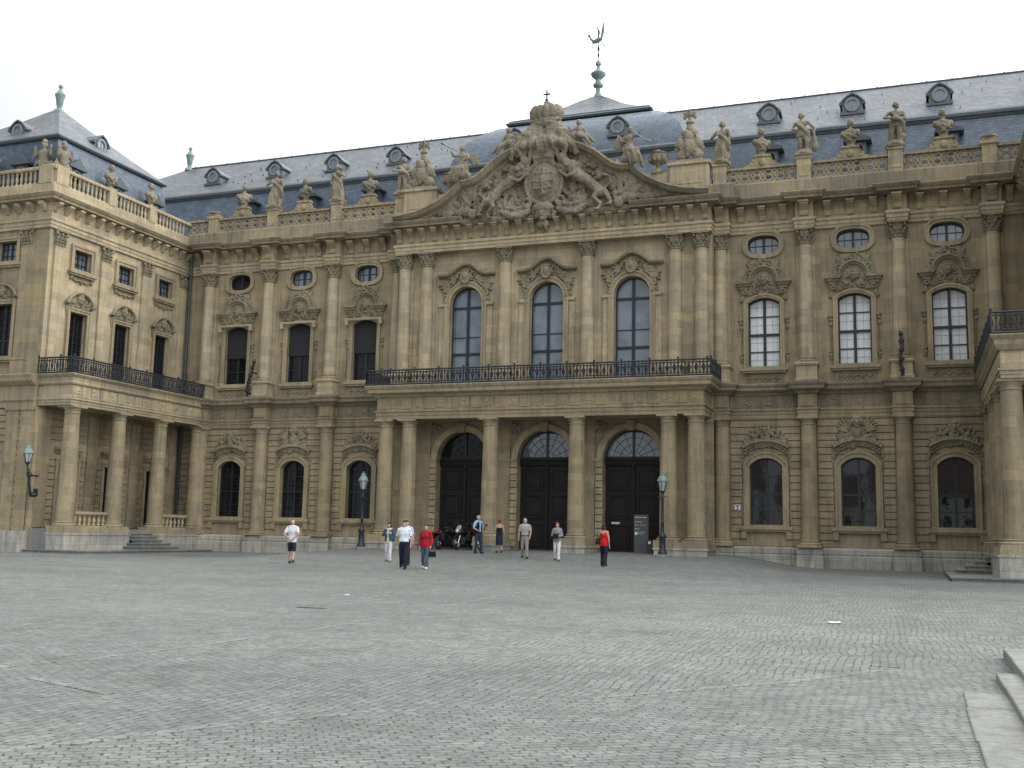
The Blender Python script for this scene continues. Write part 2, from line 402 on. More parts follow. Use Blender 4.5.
def mk_centre_crest():
    m = MB(); Q = []
    for i in range(25):
        x = -1.62 + 3.24 * i / 24; ax = abs(x)
        z = .62 if ax > 1.15 else .62 + .58 * (math.cos(ax / 1.15 * PI) * .5 + .5)
        Q.append((x, z))
    for (a, b), (c, d) in zip(Q, Q[1:]):
        m.add([(a, -.34, b), (c, -.34, d), (c, 0, d), (a, 0, b), (a, -.30, b - .14), (c, -.30, d - .14), (c, 0, d - .2), (a, 0, b - .2)],
              [(0, 1, 2, 3), (4, 7, 6, 5), (0, 4, 5, 1), (3, 2, 6, 7), (0, 3, 7, 4), (1, 5, 6, 2)])
    m.ell((0, -.2, .42), (.26, .16, .36)); m.ell((0, -.3, .45), (.15, .1, .2)); m.tube([(.26 * math.cos(t), -.3, .42 + .36 * math.sin(t)) for t in [2 * PI * i / 16 for i in range(16)]], .04, 6, True)
    for k in (-1, 1):
        scroll(m, k * .40, .5, .22, 1.3, PI / 2 - k * PI / 2, k, .05, -.16); leafspray(m, k * .55, .3, PI / 2 - k * 1.7, .65, 5, .07, -.14, 4 + k); scroll(m, k * .7, .38, .14, 1.2, PI / 2, k, .04, -.14)
        leafspray(m, k * .95, .05, PI / 2 - k * 2.3, .7, 5, .07, -.13, 9 + k); blobs(m, 26, k * 1.14, -.35, .17, .6, -.1, (.04, .09), 5 + k, flat=1)
        leafspray(m, k * 1.2, -.85, -PI / 2, .45, 4, .06, -.1, 7); scroll(m, k * 1.2, -.2, .16, 1.2, 0, k, .045, -.13); scroll(m, k * 1.2, -.8, .13, 1.2, 0, -k, .04, -.13)
    blobs(m, 30, 0, .5, .55, .35, -.1, (.04, .08), 17, flat=1)
    return carve(m, 'crest', CARVE, .024, .012, 11, 0)
def mk_side_drop():
    m = MB(); blobs(m, 9, 0, 0, .08, .3, -.04, (.04, .08), 3); blobs(m, 5, 0, -1.6, .07, .2, -.04, (.04, .07), 4); scroll(m, 0, .2, .12, 1.1, 0, 1, .03, -.05); scroll(m, 0, -1.85, .09, 1.1, 0, 1, .03, -.05)
    m.tube([(0, -.04, -.2), (.03, -.04, -.7), (-.02, -.04, -1.4)], .025, 5)
    return carve(m, 'drop_ornament', CARVE, .025, .01, 12)
def mk_capital(r):
    m = MB()
    m.lathe([(r, 0), (r * 1.12, .03), (r * 1.12, .08), (r * .98, .1), (r * 1.0, .45), (r * 1.15, .66), (r * 1.3, .70)], n=20)
    for row, (z, k, n, o) in enumerate(((.24, 1.08, 8, 0), (.44, 1.16, 8, PI / 8))):
        for i in range(n):
            a = o + 2 * PI * i / n
            m.ell((r * k * math.cos(a), r * k * math.sin(a), z), (.06, .10, .15), (0, .25, a), 8, 6)
            m.ell((r * (k + .22) * math.cos(a), r * (k + .22) * math.sin(a), z + .1), (.06, .07, .05), None, 8, 6)
    for i in range(4):
        a = PI / 4 + PI / 2 * i
        m.ell((r * 1.42 * math.cos(a), r * 1.42 * math.sin(a), .62), (.085, .05, .085), (0, 0, a), 8, 6); m.ell((r * 1.15 * math.cos(a - PI / 4), r * 1.15 * math.sin(a - PI / 4), .70), (.06, .06, .06))
    k = r * 1.36
    m.box(-k, k, -k, k, .70, .80)
    return m.mesh('capital', CARVE, 40)
def mk_pil_capital(w):
    m = MB(); h = w / 2
    m.box(-h * .98, h * .98, -.14, 0, .02, .7); m.box(-h * 1.05, h * 1.05, -.17, 0, 0, .07); m.box(-h * 1.25, h * 1.25, -.26, 0, .70, .80)
    for z, n in ((.22, 4), (.43, 3)):
        for i in range(n):
            x = (i - (n - 1) / 2) * w / n * 1.1; m.ell((x, -.16, z), (.075, .07, .14)); m.ell((x, -.22, z + .1), (.06, .05, .05))
    for k in (-1, 1): m.ell((k * h * 1.08, -.2, .6), (.1, .06, .1))
    m.ell((0, -.2, .6), (.08, .05, .08))
    return m.mesh('capital', CARVE, 40)

UP_CREST = [mk_upper_crest(s) for s in (1, 5)]
LO_CREST = [mk_lower_crest(0, 2), mk_lower_crest(1, 6)]
CE_CREST = mk_centre_crest(); DROP = mk_side_drop()
CAP = mk_capital(.31); CAPP = mk_pil_capital(.66)

def column_mesh(zb, zt, rb, rt, mat, doric=False):
    m = MB(); h = zt - zb; prof = [(rb * 1.0, zb)]
    for i in range(13):
        t = i / 12; prof.append((rb + (rt - rb) * (t ** 1.6), zb + h * t))
    m.lathe(prof, n=28)
    return m.mesh('column', mat, 40)
def base_mesh(r, h=.28, plinth=.1):
    m = MB(); k = r * 1.38
    m.box(-k, k, -k, k, 0, plinth)
    m.lathe([(r * 1.32, plinth), (r * 1.36, plinth + .05), (r * 1.3, plinth + .09), (r * 1.12, plinth + .11), (r * 1.1, plinth + .14), (r * 1.2, plinth + .17), (r * 1.18, h - .02), (r * 1.02, h)], n=28)
    return m.mesh('column_base', TRIM, 40)
def doric_cap(r):
    m = MB(); m.lathe([(r, 0), (r * 1.1, .02), (r * 1.1, .06), (r * 1.0, .08), (r * 1.02, .17), (r * 1.25, .27), (r * 1.28, .30)], n=28)
    k = r * 1.36; m.box(-k, k, -k, k, .30, .40)
    return m.mesh('capital', TRIM, 40)

# ------------------------------------------------------------------ windows (facade-local; local x = along, -y = outward)
def window(fac, u, d, con, kind, recess=.3, bars=None, surround=.26, name='window', mull=.06):
    zs = [z for x, z in con]; z0, z1 = min(zs), max(zs); hw = max(x for x, z in con)
    inn = scaled(con, .07)
    m = MB(); ring(m, con, inn, recess - .09, recess)
    def arch_z(x):   # inside height of the opening at x
        best = z1
        for (a, b), (c, e) in zip(inn, inn[1:] + inn[:1]):
            if (a - x) * (c - x) <= 0 and abs(c - a) > 1e-6 and max(b, e) > (z0 + z1) / 2: best = b + (e - b) * (x - a) / (c - a)
        return best
    bars = bars or dict(v=[(0, .10)], h=[(.5, .09)], tv=[], th=[])
    H = z1 - z0
    for x, w in bars['v']: m.box(x - w / 2, x + w / 2, recess - .085, recess - .012, z0 + .05, arch_z(x) - .005)
    for t, w in bars['h']:
        z = z0 + H * t; m.box(-hw + .05, hw - .05, recess - .092, recess - .015, z - w / 2, z + w / 2)
    for x, w in bars['tv']: m.box(x - w / 2, x + w / 2, recess - .055, recess - .02, z0 + .05, arch_z(x) - .005)
    for t, w in bars['th']:
        z = z0 + H * t; m.box(-hw + .05, hw - .05, recess - .06, recess - .022, z - w / 2, z + w / 2)
    w = fac.part(name, m.mesh('window', FRAME), u, d)
    p = MB(); face(p, con, recess - .01)
    if kind == 'blind':
        sub('blind', p.mesh('blind', BLIND), w)
        p = MB()
        for x in (-.5, .5): p.box(x * hw - .012, x * hw + .012, recess - .03, recess - .011, z0 + .06, arch_z(x * hw) - .01)
        for k in range(1, 8): 
            z = z0 + H * k / 8; p.box(-hw + .06, hw - .06, recess - .028, recess - .011, z - .01, z + .01)
        sub('glazing_bars', p.mesh('glazing_bars', BLINDL), w)
    else:
        sub('pane', p.mesh('pane', {'sky': GSKY, 'skyd': GWIN}.get(kind, GDARK)), w)
    if kind == 'shut':
        p = MB(); p.box(-hw + .01, hw - .01, recess - .16, recess - .1, z0 + H * .47, z1 - .02); sub('roller_blind', p.mesh('roller_blind', SHUT), w)
    return w
def surround(w, con, con2, proud=.1, mat=None, sill=None):
    m = MB(); ring(m, con2, con, -proud, .04)
    m2 = MB(); ring(m2, con2, scaled(con2, .09), -proud - .04, -proud + .01); m.v, m.f = m.v, m.f; m.add(m2.v, m2.f)
    sub('surround', m.mesh('surround', mat or TRIM), w)
    if sill:
        z, hw, dep = sill; m = MB(); m.box(-hw, hw, -dep, .05, z - .14, z); m.box(-hw + .07, hw - .07, -dep + .07, .05, z - .24, z - .14)
        sub('sill', m.mesh('sill', TRIM), w)
def wsum(a): return a

# ------------------------------------------------------------------ main range
main = empty('palace_main_range', (0, 53, .3), 'long sandstone palace front with a carved central pediment, balcony and three portals', 'palace')
FM = Fac(main, 0, 53, 0)
WX = [10.97, 15.2, 19.4]; CX = [8.9, 13.0, 17.25, 21.35]
XL, XR = -23.2, 22.9
CD = .76                         # the central pavilion stands this much forward
ZA, ZF, ZC, ZT = 16.56, 17.1, 17.88, 18.27   # upper entablature levels

# --- walls with openings
def recess_bay(sgn, i):
    w = sgn * WX[i]; e = sorted([sgn * (8.6 if i == 0 else (CX[i])), sgn * (CX[i + 1] if i < 2 else (23.2 if sgn < 0 else 22.9))])
    gcon = arch(.77, 2.15, 5.05, 5.43); ucon = arch(.76, 9.8, 13.05, 13.3); ocon = oval(.76, .48, 15.97)
    m = MB()
    wall_panel(m, e[0], e[1], 0, 7.4, gcon, 0, .4, w); wall_panel(m, e[0], e[1], 7.4, 14.9, ucon, 0, .4, w); wall_panel(m, e[0], e[1], 14.9, 16.6, ocon, 0, .4, w)
    FM.part('wall', m.mesh('wall', SAND))
    # ground floor window
    bar = dict(v=[(0, .10)], h=[(.47, .08)], tv=[(-.38, .03), (.38, .03)], th=[(.12, .03), (.24, .03), (.36, .03), (.6, .03), (.73, .03), (.86, .03)])
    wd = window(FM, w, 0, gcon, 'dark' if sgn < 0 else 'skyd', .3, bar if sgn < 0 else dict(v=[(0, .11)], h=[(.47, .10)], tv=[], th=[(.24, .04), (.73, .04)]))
    surround(wd, gcon, arch(1.06, 2.15, 5.15, 5.72), .12, TRIM, (2.15, 1.22, .3))
    m = MB(); m.box(-.95, .95, -.05, .03, 1.24, 1.9)
    for k in (-1, 1): m.prismx([(.03, 1.25), (.03, 1.9), (-.26, 1.9), (-.22, 1.6), (-.1, 1.5), (-.08, 1.25)], k * 1.05 - .12, k * 1.05 + .12)
    sub('apron', m.mesh('apron', TRIM), wd)
    for k in (-1, 1):
        m = MB(); scroll(m, k * 1.14, 5.5, .12, 1.2, PI / 2, k, .05, -.06); m.ell((k * 1.12, -.04, 5.1), (.07, .06, .3)); m.ell((k * 1.12, -.04, 3.5), (.06, .05, .5)); m.ell((k * 1.13, -.05, 2.6), (.08, .05, .35)); m.tube([(k * 1.12, -.02, 5.4), (k * 1.12, -.02, 2.3)], .03, 5)
        sub('scroll_ear', carve(m, 'scroll_ear', CARVE, .03), wd)
    sub('crest', LO_CREST[1 if i == 1 else 0], wd, (0, 0, 5.62))
    # upper window
    kind = 'blind' if sgn > 0 else 'shut'
    bar = dict(v=[(0, .13)], h=[(.48, .12)], tv=[], th=[(.24, .05), (.74, .05)])
    wu = window(FM, w, 0, ucon, kind, .3, bar)
    surround(wu, ucon, arch(.98, 9.8, 13.1, 13.5), .1, TRIM, (9.8, 1.12, .26))
    m = MB(); m.box(-.9, .9, -.05, .03, 9.1, 9.5); m.box(-1.02, 1.02, -.04, .03, 9.04, 9.1)
    q = random.Random(i); 
    for k in range(13): m.ell((-.72 + k * .12, -.06, 9.3 + .05 * math.sin(k * 2.1)), (.085, .05, .06), (0, q.uniform(0, 3), 0), 8, 6)
    sub('apron', m.mesh('apron', CARVE, 40), wu)
    sub('crest', UP_CREST[i % 2], wu, (0, 0, 13.34))
    for k in (-1, 1): sub('drop_ornament', DROP, wu, (k * 1.1, 0, 12.0))
    if sgn < 0:
        m = MB(); m.box(-1.18, 1.18, -.34, -.24, 13.26, 13.38)
        for k in (-1, 1): m.box(k * 1.05 - .08, k * 1.05 + .08, -.34, -.12, 13.0, 13.26)
        sub('blind_lintel', m.mesh('blind_lintel', SANDL), wu)
    # oval window
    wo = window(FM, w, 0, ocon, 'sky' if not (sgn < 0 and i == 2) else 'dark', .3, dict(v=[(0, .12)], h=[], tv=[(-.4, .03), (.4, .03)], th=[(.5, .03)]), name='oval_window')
    surround(wo, ocon, oval(1.0, .70, 15.97), .1, TRIM)
    m = MB(); blobs(m, 12, 0, 16.66, .8, .06, -.06, (.05, .09), i + 8); leafspray(m, -.5, 16.55, PI * .9, .4, 3, .06, -.07, 1); leafspray(m, .5, 16.55, .1, .4, 3, .06, -.07, 2)
    sub('crest', carve(m, 'crest', CARVE, .03), wo)
    # rusticated courses
    m = MB(); z = 1.25; k = 0
    ws = [(e[0] + (.40 if not (i == 0 and sgn > 0) else .7), w - 1.12), (w + 1.12, e[1] - (.40 if not (i == 0 and sgn < 0) else .7))]
    while z < 7.3:
        zt = min(z + .28, 7.34)
        if z < 5.6:
            for a, b in ws:
                if b - a > .1: m.box(a, b, -.07, .02, z, zt)
        else: m.box(ws[0][0], ws[1][1], -.07, .02, z, zt)
        z += .335
    FM.part('rusticated_masonry', m.mesh('rusticated_masonry', SAND))
for s in (-1, 1):
    for i in range(3): recess_bay(s, i)

# --- plinth
m = MB()
def ressaut(cols, hw, d0, d1, u0, u1, centre=None):
    """polyline of a moulding that breaks forward over the columns"""
    pts = [(u0, -d0)]
    ev = [(c - hw, c + hw, d1) for c in cols]
    if centre: ev.append(centre)
    for a, b, dd in sorted(ev):
        pts += [(a, -d0), (a, -dd), (b, -dd), (b, -d0)]
    pts.append((u1, -d0))
    out = [pts[0]]
    for p in pts[1:]:
        if abs(p[0] - out[-1][0]) + abs(p[1] - out[-1][1]) > 1e-6: out.append(p)
    return out
lc = [-c for c in CX[:0:-1]]; rc = CX[1:]
for a, b, cols in ((XL, -8.5, [-c for c in CX[::-1]]), (8.5, XR, CX)):
    cc = [c for c in cols]
    path = ressaut(cc, .55, .2, .62, a, b)
    # the ressaut beside the pavilion runs into it
    m = MB(); m.sweep(path, [(-.3, -.3), (.06, -.3), (.06, .82), (.0, .86), (.0, .9), (.03, .92), (.03, 1.14), (-.04, 1.22), (-.3, 1.22)])
    FM.part('plinth', m.mesh('plinth', PLINTH))

# --- lower engaged columns
DCOL = column_mesh(1.55, 6.95, .405, .345, SAND); DBASE = base_mesh(.41, .33, .12); DCAP = doric_cap(.345)
for s in (-1, 1):
    for c in CX:
        o = FM.part('column', DCOL, s * c, .22); sub('column_base', DBASE, o, (0, 0, 1.22)); sub('capital', DCAP, o, (0, 0, 6.95))
# --- lower entablature of the recessed bays
def lower_entab(a, b, cols):
    path = ressaut(cols, .45, .10, .56, a, b)
    m = MB(); m.sweep(path, [(-.4, 7.34), (.0, 7.34), (.0, 7.52), (.03, 7.53), (.03, 7.68), (.08, 7.70), (.08, 7.76), (0, 7.77), (-.02, 7.78), (-.02, 8.46), (-.4, 8.46)])
    FM.part('entablature', m.mesh('entablature', SAND))
    m = MB(); m.sweep(path, [(-.4, 8.46), (.06, 8.46), (.10, 8.54), (.16, 8.57), (.34, 8.66), (.36, 8.80), (.42, 8.86), (.45, 8.95), (.40, 8.98), (.0, 9.04), (-.4, 9.04)])
    FM.part('string_course', m.mesh('string_course', LEDGE))
    q = random.Random(3)
    cs = sorted(cols)
    edges = [a] + [x for c in cs for x in (c - .5, c + .5)] + [b]
    for e0, e1 in zip(edges[::2], edges[1::2]):
        n = max(1, round((e1 - e0) / 1.2)); m = MB()
        if e1 - e0 < .4: continue
        for k in range(n):
            x0 = e0 + (e1 - e0) * k / n; x1 = e0 + (e1 - e0) * (k + 1) / n
            if x1 - x0 < .4: continue
            m.box(x0 + .04, x0 + .40, -.10, 0, 7.86, 8.40)
            m.box(x0 + .48, x1 - .06, -.105, 0, 7.92, 8.34)
            for _ in range(5): m.ell((q.uniform(x0 + .6, x1 - .15), -.105, q.uniform(8.0, 8.28)), (q.uniform(.05, .12), .035, q.uniform(.05, .1)), None, 8, 6)
        m.box(e0 + .02, e1 - .02, -.088, 0, 7.84, 8.44)
        FM.part('frieze_panel', m.mesh('frieze_panel', CARVE, 40))
    for c in cs:
        m = MB(); m.box(c - .32, c + .32, -.60, -.4, 7.86, 8.40); FM.part('frieze_block', m.mesh('frieze_block', SAND))
lower_entab(XL, -8.5, [-c for c in CX[::-1]]); lower_entab(8.5, XR, CX)

# --- upper engaged columns
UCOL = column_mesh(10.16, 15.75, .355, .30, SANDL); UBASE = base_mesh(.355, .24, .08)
mp = MB(); mp.box(-.48, .48, -.72, 0, 9.03, 9.78); mp.sweep([(-.48, 0), (-.48, -.72), (.48, -.72), (.48, 0)], [(-.2, 9.78), (.06, 9.78), (.09, 9.86), (.05, 9.92), (-.2, 9.92)])
mp.sweep([(-.48, 0), (-.48, -.72), (.48, -.72), (.48, 0)], [(-.2, 9.03), (.05, 9.03), (.05, 9.16), (0, 9.2), (-.2, 9.2)])
PED = mp.mesh('pedestal', SANDL)
mp = MB(); mp.box(-.44, .44, -.09, .02, 9.0, 15.75); BACKP = mp.mesh('back_pilaster', SANDL)
def upper_col(u, d):
    o = FM.part('column', UCOL, u, d); sub('column_base', UBASE, o, (0, 0, 9.92)); sub('capital', CAP, o, (0, 0, 15.75))
    sub('pedestal', PED, o, (0, .25, 0)); sub('back_pilaster', BACKP, o, (0, .25, 0)); return o
for s in (-1, 1):
    for c in CX: upper_col(s * c, .25)
PCX = [-8.1, -6.78, -2.26, 2.26, 6.78, 8.1]
for c in PCX: upper_col(c, CD + .25)

# --- upper entablature
upath = ressaut([-c for c in CX[:0:-1]] + CX[1:], .46, .10, .52, XL, XR, None)
i0 = next(i for i, p in enumerate(upath) if p[0] > -13 + .5 and i > 0)
cen = [(-9.38, -.10), (-9.38, -.52), (-8.62, -.52), (-8.62, -(CD + .52)), (8.62, -(CD + .52)), (8.62, -.52), (9.38, -.52), (9.38, -.10)]
upath = [p for p in upath if p[0] < -9.5] + cen + [p for p in upath if p[0] > 9.5]
m = MB(); m.sweep(upath, [(-.9, ZA), (0, ZA), (0, 16.72), (.03, 16.73), (.03, 16.9), (.09, 16.94), (.09, 17.04), (.0, ZF), (-.9, ZF)]); FM.part('architrave', m.mesh('architrave', SANDL))
m = MB(); m.sweep(upath, [(-.9, ZF), (-.03, ZF), (-.03, ZC), (-.9, ZC)])
con = [(0, 17.16), (.07, 17.18), (.10, 17.28), (.08, 17.4), (.16, 17.52), (.36, 17.68), (.38, ZC - .02), (0, ZC - .02)]
conw = [(0, 17.4), (.07, 17.42), (.12, 17.5), (.2, 17.58), (.36, 17.7), (.38, ZC - .02), (0, ZC - .02)]
def console(mm, u, d, w=.3, pr=None): mm.prismx([(-d - a, z) for a, z in (pr or con)], u - w / 2, u + w / 2); mm.box(u - w / 2 - .03, u + w / 2 + .03, -d - .42, -d, ZC - .12, ZC - .03)
for a, b in zip([-23.2, -21.35, -17.25, -13.0], [-21.35, -17.25, -13.0, -8.9]):
    n = 4 if b - a > 3 else 2
    for k in range(1, n): console(m, a + (b - a) * k / n, .07)
    for k in range(n): m.box(a + (b - a) * k / n + (.3 if k else .55), a + (b - a) * (k + 1) / n - (.3 if k < n - 1 else .55), -.10, 0, 17.22, 17.72)
for a, b in zip([8.9, 13.0, 17.25, 21.35], [13.0, 17.25, 21.35, 22.9]):
    n = 4 if b - a > 3 else 2
    for k in range(1, n): console(m, a + (b - a) * k / n, .07)
    for k in range(n): m.box(a + (b - a) * k / n + (.3 if k else .55), a + (b - a) * (k + 1) / n - (.3 if k < n - 1 else .55), -.10, 0, 17.22, 17.72)
for c in CX:
    for s in (-1, 1): console(m, s * c, .49, .42)
n = 24
for k in range(n + 1):
    u = -8.35 + 16.7 * k / n
    if abs(u) > 3.1 or True: console(m, u, CD + .49, .26)
FM.part('frieze', m.mesh('frieze', SAND, 30))
m = MB(); CPROF = [(-1.0, ZC), (.05, ZC), (.08, 17.92), (.42, 17.96), (.44, 18.06), (.49, 18.09), (.56, 18.17), (.60, 18.24), (.57, ZT), (0, ZT + .03), (-1.0, ZT + .03)]
m.sweep([p for p in upath if p[0] < -8.7] + [(-8.62, -.52), (-8.62, -(CD + .52)), (-4.6, -(CD + .52))], CPROF); FM.part('cornice', m.mesh('cornice', LEDGE))
m = MB(); m.sweep([(4.6, -(CD + .52)), (8.62, -(CD + .52)), (8.62, -.52)] + [p for p in upath if p[0] > 8.7], CPROF); FM.part('cornice', m.mesh('cornice', LEDGE))
m = MB(); m.sweep([(-4.6, -(CD + .5)), (4.6, -(CD + .5))], [(-1, ZC), (.1, ZC), (.2, 18.0), (.22, 18.2), (-1, 18.2)]); FM.part('cornice', m.mesh('cornice', LEDGE))
# attic base course
m = MB(); m.sweep([(XL - .4, -.05), (-9.3, -.05), (-9.3, -.5), (-4.0, -.5)], [(-.7, ZT), (.36, ZT), (.36, 19.0), (.30, 19.07), (-.7, 19.07)]); m.sweep([(4.0, -.5), (9.3, -.5), (9.3, -.05), (XR + .4, -.05)], [(-.7, ZT), (.36, ZT), (.36, 19.0), (.30, 19.07), (-.7, 19.07)])
FM.part('attic_base', m.mesh('attic_base', LEDGE))

# --- attic balustrade: pierced scroll panels between dies
def pierced(wd, hump, seed):
    m = MB(); h = wd / 2; q = random.Random(seed)
    m.box(-h, h, -.14, .14, 18.95, 19.05); m.box(-h, h, -.15, .15, 19.72, 19.84)
    n = max(1, round(wd / .62)); st = wd / n
    for k in range(n):
        x = -h + st * (k + .5)
        for (zz, r) in ((19.25, .15), (19.55, .13)):
            m.tube([(x + r * 1.35 * math.cos(t), 0, zz + r * math.sin(t)) for t in [2 * PI * i / 10 for i in range(10)]], .062, 6, True)
        m.tube([(x - st / 2, 0, 19.05), (x - .12, 0, 19.4), (x - st / 2, 0, 19.74)], .06, 6); m.tube([(x + st / 2, 0, 19.05), (x + .12, 0, 19.4), (x + st / 2, 0, 19.74)], .06, 6)
        m.ell((x, 0, 19.4), (.1, .07, .08)); m.ell((x - st / 2, 0, 19.4), (.09, .07, .16)); m.ell((x + q.uniform(-.1, .1), -.03, 19.64), (.09, .06, .06))
    if hump:
        pts = [(-.95, 19.84), (.95, 19.84), (.62, 19.95), (.42, 20.1), (.36, 20.32), (-.36, 20.32), (-.42, 20.1), (-.62, 19.95)]
        m.prism(pts, -.14, .14)
        for k in (-1, 1): scroll(m, k * .5, 20.0, .16, 1.2, PI / 2, k, .06, -.12)
        m.box(-.42, .42, -.2, .2, 20.32, 20.42); m.ell((0, -.16, 20.05), (.18, .08, .2))
    return m.mesh('pierced_panel', TRIM, 40)
PAN = pierced(3.5, True, 1); PAN2 = pierced(1.5, False, 2)
md = MB(); md.box(-.33, .33, -.2, .24, 18.95, 20.0); md.box(-.38, .38, -.26, .3, 20.0, 20.14); md.box(-.24, .24, -.23, 0, 19.1, 19.7); DIE = md.mesh('balustrade_die', SANDL)
md = MB(); md.box(-.33, .33, -.2, .24, 18.95, 19.84); md.box(-.4, .4, -.28, .32, 19.84, 19.98); md.box(-.3, .3, -.2, .22, 19.98, 20.16); md.lathe([(.3, 20.16), (.37, 20.2), (.37, 20.26), (.1, 20.3)], n=16); DIEC = md.mesh('balustrade_die', SANDL)
for s in (-1, 1):
    for w in WX: FM.part('pierced_panel', PAN, s * (w + (.0 if w != WX[0] else .03)), .10, .12)
    FM.part('pierced_panel', PAN2, s * 22.45, .10, .12)
    for c in CX: FM.part('balustrade_die', DIE if c != CX[3] else DIEC, s * c, .12, .12)
    m = MB(); m.box(-.98, .98, -.75, .1, 18.96, 20.2); m.box(-1.08, 1.08, -.85, .1, 20.2, 20.36); m.box(-.7, .7, -.78, -.7, 19.2, 19.95); FM.part('trophy_pedestal', m.mesh('trophy_pedestal', SANDL), s * 7.45, .1)
    m = MB(); m.box(-.7, .7, -.62, .1, 18.96, 19.95); FM.part('trophy_pedestal', m.mesh('trophy_pedestal', SANDL), s * 5.8, .1)

# --- central pavilion walls, upper storey
for k in (-1, 0, 1):
    m = MB(); ccon = arch(.92, 9.1, 13.72, 14.64, 18)
    e0, e1 = (-8.62, -2.26) if k < 0 else ((-2.26, 2.26) if k == 0 else (2.26, 8.62))
    u = k * 4.54
    wall_panel(m, e0, e1, 7.4, 16.6, ccon, -CD, .5, u)
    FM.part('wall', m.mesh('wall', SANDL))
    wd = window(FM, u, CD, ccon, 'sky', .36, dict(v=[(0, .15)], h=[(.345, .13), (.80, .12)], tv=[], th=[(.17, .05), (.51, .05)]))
    c2 = arch(1.2, 9.1, 13.72, 14.92, 18); surround(wd, ccon, c2, .13, TRIM)
    for s in (-1, 1):
        m = MB(); m.box(s * 1.36 - .16, s * 1.36 + .16, -.07, .02, 9.1, 13.6); m.box(s * 1.30 - .26, s * 1.30 + .26, -.16, .02, 13.58, 13.74)
        sub('jamb_pilaster', m.mesh('jamb_pilaster', SANDL), wd)
    sub('crest', CE_CREST, wd, (0, 0, 14.72))
m = MB()
for s in (-1, 1): m.box(min(s * 8.62, s * 8.6), max(s * 8.62, s * 8.6), -CD, .0, 7.4, 16.6)
FM.part('wall', m.mesh('wall', SANDL))

# --- portal wall and doors
for k in (-1, 0, 1):
    u = k * 4.54; e0, e1 = (-8.62, -2.26) if k < 0 else ((-2.26, 2.26) if k == 0 else (2.26, 8.62))
    dcon = arch(1.46, .5, 5.4, 6.85, 20)
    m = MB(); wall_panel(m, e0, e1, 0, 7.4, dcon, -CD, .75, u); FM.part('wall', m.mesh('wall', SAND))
    d = FM.part('portal', (lambda q: (ring(q, arch(1.78, 5.4, 5.41, 7.18, 20)[2:], arch(1.46, 5.4, 5.41, 6.86, 20)[2:], -.12, .02), q)[1])(MB()).mesh('portal', SANDL, 30), u, CD)
    for s in (-1, 1):
        m = MB(); m.box(s * 1.66 - .22, s * 1.66 + .2, -.16, .02, 5.25, 5.41); sub('impost', m.mesh('impost', TRIM), d)
    m = MB()
    m.prism([(-.16, 6.78), (.16, 6.78), (.24, 7.28), (-.24, 7.28)], -.26, 0); sub('keystone', m.mesh('keystone', TRIM), d)
    for s in (-1, 1):
        m = MB(); z = .95
        while z < 5.2: m.box(min(s * 1.47, s * 1.82), max(s * 1.47, s * 1.82), -.11, .02, z, min(z + .285, 5.25)); z += .335
        sub('rusticated_jamb', m.mesh('rusticated_jamb', SANDL), d)
    for bx in (-1.62, 1.62):
        m = MB(); blobs(m, 26, bx, 6.95, .35, .25, -.06, (.05, .1), 2); sub('spandrel_relief', carve(m, 'spandrel_relief', CARVE, .03), d)
    for s in (-1, 1):
        m = MB(); y = .5
        a, b = (.03, 1.45) if s > 0 else (-1.45, -.03)
        m.box(a, b, y, y + .1, .78, 5.1)
        for (z0, z1) in ((1.0, 2.15), (2.4, 3.6), (3.85, 4.9)):
            A = [(a + .18, z0), (b - .18, z0), (b - .18, z1), (a + .18, z1)]; B = [(a + .26, z0 + .08), (b - .26, z0 + .08), (b - .26, z1 - .08), (a + .26, z1 - .08)]
            ring(m, A, B, y - .055, y + .01); m.box(a + .34, b - .34, y - .035, y + .01, z0 + .16, z1 - .16)
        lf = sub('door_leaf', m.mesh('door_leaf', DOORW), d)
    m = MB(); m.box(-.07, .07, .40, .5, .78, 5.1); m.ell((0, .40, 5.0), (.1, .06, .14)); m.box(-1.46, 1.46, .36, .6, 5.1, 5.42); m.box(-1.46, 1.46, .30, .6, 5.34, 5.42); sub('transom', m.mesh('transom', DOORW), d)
    m = MB(); fan = arch(1.46, 5.42, 5.43, 6.86, 20); ring(m, fan, scaled(fan, .1), .42, .52); m.box(-.05, .05, .40, .5, 5.42, 6.8)
    for a in (22, 45, 68, 112, 135, 158): m.tube([(.35 * math.cos(R(a)), .48, 5.43 + .35 * math.sin(R(a))), (1.38 * math.cos(R(a)), .48, 5.43 + 1.38 * math.sin(R(a)))], .009, 5)
    for r in (.35, .7, 1.05): m.tube([(r * math.cos(R(a)), .48, 5.43 + r * math.sin(R(a))) for a in range(0, 181, 15)], .009, 5)
    sub('fanlight', m.mesh('fanlight', FRAME), d)
    m = MB(); face(m, fan, .51); sub('pane', m.mesh('pane', GDARK if k < 0 else GSKY), d)
for c in PCX:
    m = MB(); m.box(c - .42, c + .42, -CD - .13, -CD + .02, 1.0, 7.36); m.box(c - .5, c + .5, -CD - .2, -CD + .02, 7.1, 7.34); FM.part('portal_pilaster', m.mesh('portal_pilaster', SAND))
for c0, c1 in ((-8.62, -6.28), (-2.78, -1.76), (1.76, 2.78), (6.28, 8.62)):
    m = MB(); m.box(c0, c1, -CD - .2, -CD + .02, .3, 1.1); FM.part('portal_plinth', m.mesh('portal_plinth', PLINTH))
